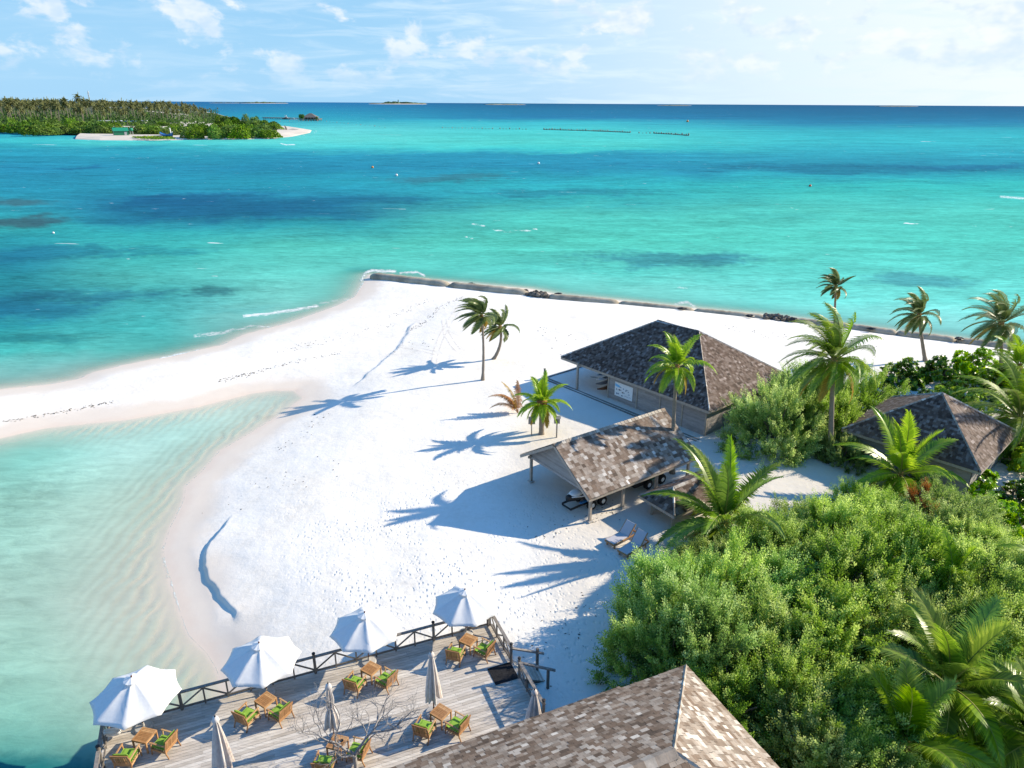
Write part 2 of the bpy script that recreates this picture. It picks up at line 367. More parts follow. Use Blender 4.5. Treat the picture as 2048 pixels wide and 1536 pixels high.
def sand_material():
    m = bpy.data.materials.new('sand'); m.use_nodes = True; t = NT(m.node_tree)
    pos = t.n('ShaderNodeNewGeometry').outputs['Position']
    sd = t.n('ShaderNodeAttribute', attribute_name='shore').outputs['Fac']
    fine = t.noise(pos, 3.0, 6, .7); big = t.noise(pos, .35, 4, .6)
    c = t.ramp(t.math('ADD', t.math('MULTIPLY', fine, .5), t.math('MULTIPLY', big, .5)), [(.35, (.71, .66, .58)), (.5, (.79, .745, .67)), (.65, (.82, .78, .715))])
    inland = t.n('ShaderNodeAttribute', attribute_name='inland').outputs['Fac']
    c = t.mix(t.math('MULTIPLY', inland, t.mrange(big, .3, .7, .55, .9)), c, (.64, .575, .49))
    wn = t.math('ADD', sd, t.math('MULTIPLY', t.math('SUBTRACT', t.noise(pos, .3, 3, .5), .5), 3.0))
    wet = t.mrange(wn, 1.2, 3.6, 1, 0)
    c = t.mix(t.math('MULTIPLY', wet, .85), c, (.71, .60, .485))
    lip = t.math('MULTIPLY', t.mrange(t.math('ADD', sd, t.math('MULTIPLY', t.math('SUBTRACT', t.noise(pos, .8, 3, .5), .5), 1.2)), 0, .9, 1, 0), .5)
    c = t.mix(lip, c, (.68, .535, .42))
    # little dark specks: shells, leaves and coral crumbs
    vo = t.n('ShaderNodeTexVoronoi', {'Vector': pos, 'Scale': 1.15, 'Randomness': 1.0}); 
    sp = t.math('MULTIPLY', t.math('LESS_THAN', vo.outputs['Distance'], .04), t.math('GREATER_THAN', t.n('ShaderNodeSeparateColor', {0: vo.outputs['Color']}).outputs[0], .6))
    sp = t.math('MULTIPLY', sp, t.mrange(sd, 3.0, 5.0, 0, .4))
    c = t.mix(sp, c, (.25, .2, .15))
    p = t.n('ShaderNodeBsdfPrincipled', {'Base Color': c, 'Roughness': t.mrange(wet, 0, 1, .95, .5), 'Specular IOR Level': .25})
    # footprints and trampled sand
    v2 = t.n('ShaderNodeTexVoronoi', {'Vector': t.n('ShaderNodeMapping', {'Vector': pos, 'Scale': (4.3, 2.9, 0)}).outputs[0], 'Scale': 1.0, 'Randomness': 1.0})
    v2.feature = 'F1'
    step = t.mrange(v2.outputs['Distance'], .05, .42, 0, 1)
    tramp = t.n('ShaderNodeAttribute', attribute_name='trampled').outputs['Fac']
    h = t.math('ADD', t.math('MULTIPLY', step, t.math('MULTIPLY', tramp, t.mrange(t.noise(pos, .22, 4, .6), .38, .62, .04, .42))), t.math('ADD', t.math('MULTIPLY', t.noise(pos, 1.4, 5, .65), .55), t.math('MULTIPLY', fine, .18)))
    dry = t.math('SUBTRACT', 1.0, t.math('MULTIPLY', wet, .85))
    rv = t.n('ShaderNodeAttribute', attribute_name='ripple').outputs['Fac']
    ripn = t.n('ShaderNodeTexWave', {'Vector': pos, 'Scale': .42, 'Distortion': 5.5, 'Detail': 3.0, 'Detail Scale': 1.2}, wave_type='BANDS', bands_direction='X')
    h = t.math('ADD', t.math('MULTIPLY', h, dry), t.math('MULTIPLY', t.math('MULTIPLY', ripn.outputs['Fac'], rv), .22))
    b = t.n('ShaderNodeBump', {'Height': h, 'Strength': .75, 'Distance': .11}); t.t.links.new(b.outputs[0], p.inputs['Normal'])
    t.n('ShaderNodeOutputMaterial', {'Surface': p.outputs[0]}); M['sand'] = m
sand_material()

def build_sand():
    xs = np.concatenate([np.arange(-62, -28, 1.0), np.arange(-28, 26, .18), np.arange(26, 140, 1.2)])
    ys = np.concatenate([np.arange(-20, 14, 1.2), np.arange(14, 68, .18), np.arange(68, 118, .5)])
    for sc in (scarp1,):                                        # finer ground where the little sand cliff stands
        a = np.array(sc); x0, y0 = a.min(0) - .7; x1, y1 = a.max(0) + .7
        xs = np.concatenate([xs[xs < x0], np.arange(x0, x1, .07), xs[xs > x1]]); ys = np.concatenate([ys[ys < y0], np.arange(y0, y1, .07), ys[ys > y1]])
    X, Y = np.meshgrid(xs, ys); n, k = X.shape
    z, sd, sb = height(X.ravel(), Y.ravel()); X = X.ravel(); Y = Y.ravel()
    V = np.stack([X, Y, z], 1)
    i = np.arange((n - 1) * k).reshape(n - 1, k)[:, :-1].ravel()
    F = np.stack([i, i + 1, i + k + 1, i + k], 1)
    pool = w2([(880, 990), (1050, 870), (1300, 1000), (1500, 1100), (1250, 1400), (1030, 1400), (1000, 1150)], 1)
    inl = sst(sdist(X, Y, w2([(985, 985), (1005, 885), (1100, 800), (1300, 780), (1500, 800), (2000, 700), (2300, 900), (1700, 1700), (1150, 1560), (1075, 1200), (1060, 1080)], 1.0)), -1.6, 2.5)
    px, py = proj(V)
    tr = np.clip(.10 + .9 * sst(sdist(X, Y, w2([(600, 1010), (900, 950), (1080, 980), (1250, 1060), (1300, 1400), (1050, 1400), (960, 1240), (640, 1300), (560, 1150)], 1)), -3, 3), 0, 1) * sst(sd, 4, 7)
    ripz = sst(-sd, .2, 1.2) * sst(sd, -7.0, -2.5) * sst(px, 60, 200) * sst(py, 770, 830)
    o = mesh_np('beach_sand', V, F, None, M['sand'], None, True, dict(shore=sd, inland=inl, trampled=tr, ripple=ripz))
    tag(o, kind='structure')
build_sand()

def s2l(c):
    c = np.asarray(c, float) / 255.0; return np.where(c <= .04045, c / 12.92, ((c + .055) / 1.055) ** 2.4)
# sea colours by depth along four sight lines: (row, colour)
PAL = {
 0: [(205, (20, 105, 165)), (240, (15, 140, 185)), (268, (40, 165, 195)), (283, (60, 195, 205)), (296, (10, 165, 195)), (335, (5, 143, 182)), (380, (10, 152, 182)), (420, (25, 170, 185)), (455, (35, 180, 180)), (475, (15, 160, 170)), (520, (5, 135, 158)), (555, (12, 150, 162)), (590, (20, 150, 165)), (620, (10, 128, 152)), (655, (40, 168, 172)), (700, (85, 203, 190)), (770, (175, 230, 216)), (860, (150, 222, 208)), (900, (128, 214, 200)), (1000, (140, 206, 190)), (1200, (158, 210, 194)), (1330, (146, 204, 186)), (1430, (128, 196, 178)), (1490, (100, 178, 164)), (1545, (30, 122, 124))],
 300: [(205, (18, 110, 170)), (240, (15, 145, 190)), (268, (60, 190, 205)), (283, (100, 215, 215)), (298, (30, 170, 195)), (330, (3, 145, 182)), (380, (6, 148, 180)), (410, (2, 122, 160)), (440, (5, 130, 160)), (465, (30, 178, 178)), (510, (55, 190, 180)), (555, (80, 200, 188)), (600, (60, 180, 178)), (650, (70, 190, 182)), (700, (110, 215, 200)), (760, (190, 235, 222)), (840, (168, 231, 221)), (900, (170, 229, 218)), (1000, (178, 226, 210)), (1200, (192, 226, 212)), (1350, (178, 220, 204)), (1480, (150, 208, 192)), (1545, (60, 145, 140))],
 600: [(205, (8, 118, 182)), (225, (10, 150, 190)), (240, (40, 170, 198)), (258, (120, 212, 218)), (280, (120, 218, 216)), (295, (80, 200, 208)), (310, (15, 155, 190)), (335, (5, 145, 184)), (365, (8, 158, 186)), (395, (8, 140, 172)), (425, (2, 118, 152)), (450, (25, 165, 172)), (490, (80, 207, 188)), (540, (100, 212, 194)), (600, (130, 222, 206)), (650, (170, 230, 216)), (800, (190, 238, 228)), (900, (185, 234, 220)), (1200, (190, 232, 214))],
 1100: [(207, (4, 100, 152)), (222, (2, 122, 170)), (236, (12, 130, 180)), (244, (55, 188, 208)), (262, (85, 210, 214)), (285, (100, 218, 214)), (298, (70, 205, 208)), (308, (15, 155, 190)), (335, (8, 150, 188)), (365, (25, 178, 196)), (395, (35, 182, 188)), (430, (75, 212, 194)), (480, (85, 223, 198)), (540, (90, 219, 202)), (575, (130, 235, 218)), (620, (150, 240, 226))],
 1700: [(211, (4, 98, 150)), (232, (0, 118, 165)), (246, (15, 135, 180)), (262, (45, 180, 200)), (282, (50, 188, 204)), (305, (35, 172, 196)), (332, (8, 145, 178)), (352, (20, 165, 184)), (372, (50, 192, 192)), (420, (80, 215, 196)), (480, (85, 222, 200)), (540, (95, 224, 206)), (600, (115, 232, 216)), (640, (150, 240, 228)), (700, (165, 243, 232))],
}
SPOTS = [(440, 415, 200, 26, (0, 110, 150), .78, 0), (360, 398, 120, 11, (0, 105, 150), .7, 0), (690, 402, 200, 12, (0, 112, 152), .6, 0), (330, 393, 80, 7, (0, 110, 155), .7, 0), (50, 443, 100, 13, (62, 100, 112), .85, 0), (40, 405, 80, 9, (70, 110, 122), .75, 0), (115, 446, 40, 4, (50, 100, 112), .7, 0),
 (890, 357, 120, 12, (70, 120, 142), .65, 0), (1120, 385, 220, 10, (25, 130, 158), .55, 0), (150, 333, 60, 4, (0, 112, 165), .7, 0), (60, 505, 260, 15, (0, 118, 150), .6, 0), (40, 620, 160, 28, (10, 120, 152), .6, -.02), (190, 590, 150, 14, (25, 118, 148), .6, 0), (330, 500, 110, 8, (15, 140, 155), .5, 0),
 (420, 583, 60, 11, (42, 118, 128), .7, -.1), (60, 680, 80, 9, (30, 140, 150), .5, 0), (1350, 520, 190, 16, (52, 150, 165), .75, .03), (1420, 512, 90, 9, (50, 140, 160), .6, .03), (1840, 562, 120, 13, (60, 150, 166), .65, .03), (1700, 338, 330, 9, (5, 112, 150), .6, 0), (1950, 332, 150, 7, (5, 105, 150), .6, 0), (1260, 330, 40, 3, (5, 110, 150), .6, 0),
 (150, 300, 260, 8, (30, 150, 180), .35, 0), (545, 835, 15, 5, (150, 185, 165), .6, -.3), (60, 1530, 150, 20, (10, 112, 116), .5, 0), (640, 430, 160, 8, (5, 125, 155), .6, 0), (230, 445, 80, 6, (5, 128, 158), .5, 0), (480, 620, 90, 8, (95, 195, 190), .4, -.1), (720, 540, 60, 6, (70, 180, 175), .5, 0), (1500, 430, 200, 8, (60, 190, 180), .35, .02)]
FOAM = [([(322, 717), (350, 711), (404, 700)], 5, 1), ([(392, 672), (440, 668), (500, 652), (560, 655)], 4, .7), ([(487, 632), (540, 627), (600, 618), (635, 612)], 4.5, 1), ([(640, 607), (690, 598)], 5, .6), ([(390, 672), (470, 660)], 5, .7),
 ([(723, 560), (732, 545), (745, 541), (790, 543)], 5, 1), ([(800, 546), (835, 544), (850, 552)], 4, .9), ([(720, 566), (760, 560)], 3, .8), ([(945, 448), (970, 452)], 2.0, .9), ([(985, 459), (1010, 463), (1050, 462), (1075, 458)], 2.0, .9), ([(930, 473), (945, 477)], 1.5, .8), ([(1060, 590), (1110, 588), (1140, 595)], 4, .6), ([(1230, 602), (1300, 606)], 3.5, .8), ([(1350, 608), (1375, 604), (1390, 614)], 5, .8), ([(900, 563), (960, 566)], 3, .5), ([(1420, 621), (1500, 628)], 3, .6), ([(1560, 630), (1640, 642)], 4, .6), ([(1700, 652), (1790, 660)], 3.5, .6), ([(1800, 663), (1890, 674)], 4, .7),
 ([(2000, 393), (2048, 397)], 4, .8), ([(1355, 574), (1375, 577)], 2, .8), ([(1030, 578), (1050, 580)], 2.5, .5), ([(560, 287), (575, 290), (590, 289)], 2.0, .9), ([(0, 782), (90, 770), (150, 760), (243, 731)], 3.2, .8), ([(571, 823), (504, 866), (440, 904), (405, 944), (374, 972), (370, 998), (355, 1031), (341, 1057), (329, 1098), (333, 1130), (344, 1168), (362, 1227), (379, 1270), (415, 1306), (434, 1335), (445, 1364)], 4.0, .8), ([(322, 1085), (326, 1120), (336, 1160)], 5, .5), ([(440, 668), (520, 655), (600, 640)], 3, .35), ([(440, 693), (490, 672), (576, 648), (672, 614), (712, 592), (727, 566)], 4.2, .95)]
def build_water():
    u = np.concatenate([np.linspace(-70, -42, 40, endpoint=False), np.linspace(-42, 42, 560), np.linspace(42, 70, 41)[1:]])
    dep = np.concatenate([np.array([.004, .012, .022, .035, .05, .07, .1]), np.linspace(.13, 6, 75), np.linspace(6.08, 62, 460), np.linspace(63, 80, 14)])
    r = CAMH / np.tan(np.radians(dep))
    A, Rr = np.meshgrid(np.radians(u), r); n, k = A.shape
    X = (Rr * np.sin(A)).ravel(); Y = (Rr * np.cos(A)).ravel(); V = np.stack([X, Y, np.zeros_like(X)], 1)
    i = np.arange((n - 1) * k).reshape(n - 1, k)[:, :-1].ravel(); F = np.stack([i, i + 1, i + k + 1, i + k], 1)
    px, py = proj(V); py = py.copy()
    lr = np.log(np.maximum(Rr.ravel(), 1)); aa = A.ravel()
    qx = px + 26 * wob(aa * 12, lr * 9, 1.0, 1); qy = py + np.clip((py - 205) * .05, .3, 7) * wob(aa * 30, lr * 16, 1.0, 4) + np.clip((py - 205) * .03, 0, 4) * wob(aa * 90, lr * 60, 1.0, 8)
    keys = sorted(PAL); cols = []
    for kx in keys:
        ys = [a for a, _ in PAL[kx]]; cs = s2l([c for _, c in PAL[kx]]); cols.append(np.stack([np.interp(qy, ys, cs[:, j]) for j in range(3)], 1))
    C = cols[0].copy()
    for a in range(len(keys) - 1):
        f = sst(qx, keys[a], keys[a + 1])[:, None]; w = (qx >= keys[a])[:, None]
        C = np.where(w, cols[a] * (1 - f) + cols[a + 1] * f, C)
    for (cx, cy, rx, ry, cc, s, sl_) in SPOTS:
        dx = (qx - cx) / rx; dy = (qy - cy - sl_ * (qx - cx)) / ry
        d = np.sqrt(dx * dx + dy * dy) + .30 * wob(aa * 60, lr * 40, 1.0, int(cx) % 97) + .22 * wob(aa * 190, lr * 170, 1.0, 31) + .14 * wob(aa * 420, lr * 420, 1.0, 37)
        f = (sst(-d, -1.25, -.45) * s)[:, None]; C = C * (1 - f) + s2l(cc) * f
    # soft darker reef patches in the sea colour
    reef = sst(wob(aa * 22, lr * 26, 1.0, 21), .45, 1.0) * sst(py, 300, 380) * sst(-py, -640, -520) * .30
    C = C * (1 - reef[:, None]) + C * np.array([.55, .72, .80]) * reef[:, None]
    sd = sdist(X, Y, land_poly)
    near = py > 640
    depth = np.where(near, np.maximum(-sd, 0), np.maximum(-sd, 0))
    fo = np.zeros(len(X))
    for pts, w, s in FOAM:
        d = ldist(px, py, pts); fo = np.maximum(fo, s * np.clip(1 - d / w, 0, 1) ** .7)
    isl = sdist(X, Y, island_outline)
    fo = np.maximum(fo, .5 * np.clip(1 - np.abs(isl + 2) / 3.0, 0, 1))
    lag = (sst(py, 760, 830) * sst(-px, -700, -560))[:, None]; C = C * (1 + lag * np.array([.62, .28, .20]))
    tl = (sst(-py, -420, -360))[:, None]; C = C * (1 + tl * np.array([-.4, .10, .0])); op = (1 - sst(py, 600, 720))[:, None]; C = C * (1 + op * np.array([.05, .12, .08])) + op * .006; C = C * (1 - .08 * op) + .08 * op * C.mean(1, keepdims=True)
    C4 = np.concatenate([C * (1 / 1.7), np.ones((len(X), 1))], 1)
    ripz = sst(-sd, .2, 1.5) * sst(sd, -9.0, -3) * sst(px, 60, 200) * sst(py, 770, 830)
    o = mesh_np('sea_water', V, F, None, water_material(), None, True, dict(body=C4, depth=depth, foam=fo, ripple=ripz))
    tag(o, kind='structure')
def water_material():
    m = bpy.data.materials.new('water'); m.use_nodes = True; t = NT(m.node_tree)
    pos = t.n('ShaderNodeNewGeometry').outputs['Position']
    A = lambda nm: t.n('ShaderNodeAttribute', attribute_name=nm)
    c = A('body').outputs['Color']; dep = A('depth').outputs['Fac']; fo = A('foam').outputs['Fac']; rip = A('ripple').outputs['Fac']
    dist = t.n('ShaderNodeCameraData').outputs['View Distance'] if False else t.n('ShaderNodeVectorMath', {0: pos}, operation='LENGTH').outputs['Value']
    # wind streaks from right to left, wave light and shade put into colour
    wv = t.n('ShaderNodeMapping', {'Vector': pos, 'Rotation': (0, 0, R(-12)), 'Scale': (.55, 1.6, 1)}).outputs[0]
    chop = t.noise(wv, .9, 6, .68, .6); mid = t.noise(wv, .16, 5, .62, .5); big = t.noise(wv, .035, 5, .6, .5); huge = t.noise(wv, .008, 4, .55)
    k = t.math('ADD', t.math('MULTIPLY', chop, .42), t.math('ADD', t.math('MULTIPLY', mid, .30), t.math('ADD', t.math('MULTIPLY', big, .22), t.math('MULTIPLY', huge, .16))))
    k = t.mrange(k, .42, .68, .60, 1.40, False)
    calm = t.mrange(dep, .5, 14, .25, 1.0)
    k = t.math('ADD', 1.0, t.math('MULTIPLY', t.math('SUBTRACT', k, 1.0), calm))
    c = t.n('ShaderNodeVectorMath', {0: c, 1: t.n('ShaderNodeCombineXYZ', {0: k, 1: k, 2: k}).outputs[0]}, operation='MULTIPLY').outputs[0]
    # whitecaps
    cv = t.n('ShaderNodeMapping', {'Vector': pos, 'Rotation': (0, 0, R(-8)), 'Scale': (.22, .8, 1)}).outputs[0]
    cap = t.math('MULTIPLY', t.mrange(t.noise(cv, .75, 4, .55, .8), .70, .75, 0, 1), t.mrange(t.noise(pos, .03, 2, .5), .42, .6, .0, 1))
    cap2 = t.math('MULTIPLY', t.mrange(t.noise(cv, .22, 4, .55, .8), .71, .76, 0, .8), t.mrange(dist, 200, 500, 0, 1))
    cap = t.math('MULTIPLY', t.math('MAXIMUM', cap, cap2), t.mrange(dep, 6, 16, 0, 1))
    lace = t.n('ShaderNodeTexVoronoi', {'Vector': t.n('ShaderNodeMapping', {'Vector': pos, 'Scale': (1.0, 1.4, 1)}).outputs[0], 'Scale': 1.2, 'Randomness': 1.0}); lace.feature = 'DISTANCE_TO_EDGE'
    fl = t.math('ADD', fo, t.math('MULTIPLY', t.math('SUBTRACT', t.noise(pos, 1.3, 5, .75), .5), 1.9))
    fl = t.math('MULTIPLY', t.mrange(fl, .3, .95, 0, 1), t.math('GREATER_THAN', fo, .01))
    fl = t.math('MAXIMUM', fl, cap)
    c = t.mix(t.math('MULTIPLY', fl, .92), c, (.80, .80, .79))
    bh = t.math('ADD', t.math('MULTIPLY', chop, .5), t.math('ADD', t.math('MULTIPLY', mid, 1.6), t.math('MULTIPLY', t.noise(pos, 3.2, 4, .6), .16)))
    b = t.n('ShaderNodeBump', {'Height': bh, 'Strength': t.math('MULTIPLY', calm, .55), 'Distance': .16}).outputs[0]
    df = t.n('ShaderNodeBsdfDiffuse', {'Color': c, 'Normal': b}); gl = t.n('ShaderNodeBsdfGlossy', {'Color': (1, 1, 1, 1), 'Roughness': .18, 'Normal': b})
    fr = t.n('ShaderNodeLayerWeight', {'Blend': .25, 'Normal': b}).outputs['Facing']
    fr = t.math('ADD', .008, t.math('MULTIPLY', t.math('POWER', fr, 3.0), .022))
    p = t.n('ShaderNodeMixShader', {0: t.math('MULTIPLY', fr, t.math('SUBTRACT', 1.0, fl)), 1: df.outputs[0], 2: gl.outputs[0]})
    # clear water over the sand close to the shore
    ripn = t.n('ShaderNodeTexWave', {'Vector': pos, 'Scale': .42, 'Distortion': 5.5, 'Detail': 3.0, 'Detail Scale': 1.2}, wave_type='BANDS', bands_direction='X')
    d2 = t.math('ADD', dep, t.math('MULTIPLY', t.math('MULTIPLY', t.math('SUBTRACT', ripn.outputs['Fac'], .5), rip), 1.1))
    d2 = t.math('ADD', d2, t.math('MULTIPLY', t.math('SUBTRACT', t.noise(pos, .9, 4, .6), .5), .8))
    a = t.math('SUBTRACT', 1.0, t.math('EXPONENT', t.math('MULTIPLY', t.math('MAXIMUM', d2, 0.0), -.30)))
    a = t.math('ADD', a, t.mrange(dep, 0.0, .25, 0, .12)); a = t.math('MAXIMUM', a, t.math('MULTIPLY', fl, .9), clamp=True)
    tr = t.n('ShaderNodeBsdfTransparent', {'Color': (1, 1, 1, 1)})
    sh = t.n('ShaderNodeMixShader', {0: a, 1: tr.outputs[0], 2: p.outputs[0]})
    t.n('ShaderNodeOutputMaterial', {'Surface': sh.outputs[0]}); M['water'] = m; return m
island_px = [(-700, 262), (-300, 264), (0, 262), (60, 265), (110, 268), (150, 270), (190, 272), (160, 276), (150, 279), (200, 281), (300, 281.5), (345, 281), (400, 280), (470, 279.5), (540, 278.5), (590, 273.5), (625, 266), (628, 261), (600, 256.5), (560, 254), (480, 240), (430, 226), (300, 217), (0, 211), (-700, 211)]
island_outline = w2(island_px)
build_water()
def build_far_ground():
    cx = at(200, 245); P = [Vector((x, y, 0)) for x, y in island_outline]; V = []; n = len(P)
    rings = [(1.0, -.6), (.985, .5), (.95, 1.5), (.6, 2.0)]
    for s, z in rings: V += [(cx.x + (p.x - cx.x) * s, cx.y + (p.y - cx.y) * s, z) for p in P]
    V.append((cx.x, cx.y, 2.2)); F = []
    for k in range(len(rings) - 1):
        for i in range(n): F.append([k * n + i, k * n + (i + 1) % n, (k + 1) * n + (i + 1) % n, (k + 1) * n + i])
    for i in range(n): F.append([(len(rings) - 1) * n + i, (len(rings) - 1) * n + (i + 1) % n, len(V) - 1])
    tag(mesh_np('island_beach', V, F, None, M['far_sand']), kind='structure')
    G = w2([(-700, 258), (0, 259), (100, 264), (150, 266.5), (225, 268), (262, 269), (330, 269), (360, 270), (470, 271), (535, 270), (552, 266), (556, 256), (480, 241), (430, 226.6), (300, 217.4), (0, 211.3), (-700, 211.3)], 1.6)
    V = [(x, y, 1.75) for x, y in G] + [(x, y, .8) for x, y in G]; n = len(G); F = [list(range(n))[::-1]] + [[i, (i + 1) % n, n + (i + 1) % n, n + i] for i in range(n)]
    c = np.mean(np.array(G), 0); V += [(c[0], c[1], 2.6)]; F = F[1:] + [[i, (i + 1) % n, 2 * n] for i in range(n)]
    tag(mesh_np('island_ground', V, F, None, M['island_floor']), kind='structure')
build_far_ground()
# ------------------------------------------------------------------ shingled roofs and walls
def shingle_facet(mb, poly, expo=.24, wid=(.14, .30), lift=.03, tbase=None):
    """poly: convex facet, first two points = eave from one end to the other"""
    P = [Vector(p) for p in poly]; e = (P[1] - P[0]).normalized(); nrm = (P[1] - P[0]).cross(P[2] - P[0]).normalized()
    if nrm.z < 0: nrm = -nrm
    s = nrm.cross(e).normalized()
    if s.z < 0: s = -s
    U = [((p - P[0]).dot(e), (p - P[0]).dot(s)) for p in P]; T = max(u[1] for u in U)
    def span(tt):
        xs = []
        for (x0, t0), (x1, t1) in zip(U, U[1:] + U[:1]):
            if abs(t1 - t0) > 1e-6 and min(t0, t1) - 1e-6 <= tt <= max(t0, t1) + 1e-6: xs.append(x0 + (x1 - x0) * (tt - t0) / (t1 - t0))
        return (min(xs), max(xs)) if len(xs) >= 2 else None
    nrow = int(T / expo) + 1
    for k in range(nrow):
        t0 = k * expo - (.05 if k == 0 else 0); t1 = min(k * expo + expo * 1.15, T - .005)
        if t1 - t0 < .02: continue
        a = span(max(k * expo, .001)); b = span(t1)
        if not a or not b: continue
        x = a[0] - rnd.uniform(0, wid[0])
        band = rnd.gauss(0, .05)
        while x < a[1]:
            w = rnd.uniform(*wid); l0, l1 = max(x + .004, a[0]), min(x + w - .004, a[1]); u0, u1 = max(x + .004, b[0]), min(x + w - .004, b[1])
            x += w
            if l1 - l0 < .02: continue
            if u1 <= u0: u0 = u1 = min(max((l0 + l1) / 2, b[0]), b[1])
            j = rnd.uniform(-.012, .012); h0 = lift * rnd.uniform(.75, 1.3); h1 = lift * .55
            c = min(1, max(0, rnd.betavariate(1.9, 2.3) + band + (0 if tbase is None else tbase)))
            q = lambda xx, tt, hh: P[0] + e * xx + s * tt + nrm * hh
            A0, A1, B1, B0 = q(l0, t0 + j, h0), q(l1, t0 + j, h0), q(u1, t1, h1), q(u0, t1, h1)
            mb.face([A0, A1, B1, B0], c); mb.face([q(l0, t0 + j, 0), q(l1, t0 + j, 0), A1, A0], c * .6)
def cap_line(mb, p0, p1, n0, n1, w=.16, step=.26, c0=.75):
    """folded ridge or hip tiles; n0,n1 = the two facet directions (pointing down each side)"""
    p0 = Vector(p0); p1 = Vector(p1); d = p1 - p0; L = d.length; d.normalize(); up = Vector((0, 0, 1)); k = max(1, int(L / step))
    n0 = Vector(n0).normalized(); n1 = Vector(n1).normalized()
    for i in range(k):
        a = p0 + d * (L * i / k - .04); b = p0 + d * (L * (i + 1) / k + .03); c = min(1, max(.2, c0 + rnd.gauss(0, .14)))
        ha, hb = .085, .06
        mb.face([a + n0 * w + up * (ha - .03), a + up * ha, b + up * hb, b + n0 * w + up * (hb - .03)], c)
        mb.face([a + up * ha, a + n1 * w + up * (ha - .03), b + n1 * w + up * (hb - .03), b + up * hb], c)
        mb.face([a + n0 * w + up * (ha - .03), a + n0 * w * .9 + up * (ha - .09), a + n1 * w * .9 + up * (ha - .09), a + n1 * w + up * (ha - .03), a + up * ha], c * .5)
def roof_deck(mb, facets, th=.07):                            # boarding under the shingles
    for f in facets:
        P = [Vector(p) for p in f]; n = (P[1] - P[0]).cross(P[2] - P[0]).normalized()
        if n.z < 0: n = -n
        mb.face([p - n * .012 for p in P], .3); mb.face([p - n * th for p in P][::-1], .3)
        mb.face([P[0] - n * .012, P[1] - n * .012, P[1] - n * th, P[0] - n * th], .3)
def plank_wall(mb, a, b, z0, z1, out, board=.17, th=.05):
    """horizontal boarding from a to b (xy), lapped; out = outward normal"""
    a = Vector((a[0], a[1], 0)); b = Vector((b[0], b[1], 0)); o = Vector((out[0], out[1], 0)).normalized(); d = (b - a); L = d.length; d.normalize()
    n = max(1, round((z1 - z0) / board)); bh = (z1 - z0) / n
    for k in range(n):
        x = 0.0; zl, zh = z0 + k * bh, z0 + (k + 1) * bh
        cuts = [0] + sorted(rnd.uniform(.15, .85) * L for _ in range(int(L / 3.5))) + [L]
        for c0, c1 in zip(cuts[:-1], cuts[1:]):
            p, q = a + d * (c0 + .002), a + d * (c1 - .002); c = rnd.random()
            lo, hi = o * th, o * (th - .022)
            mb.face([p + lo + Vector((0, 0, zl)), q + lo + Vector((0, 0, zl)), q + hi + Vector((0, 0, zh)), p + hi + Vector((0, 0, zh))], c)
            mb.face([p + Vector((0, 0, zl)), q + Vector((0, 0, zl)), q + lo + Vector((0, 0, zl)), p + lo + Vector((0, 0, zl))], c)
    mb.face([a + Vector((0, 0, z0)), a + Vector((0, 0, z1)), b + Vector((0, 0, z1)), b + Vector((0, 0, z0))], .5)

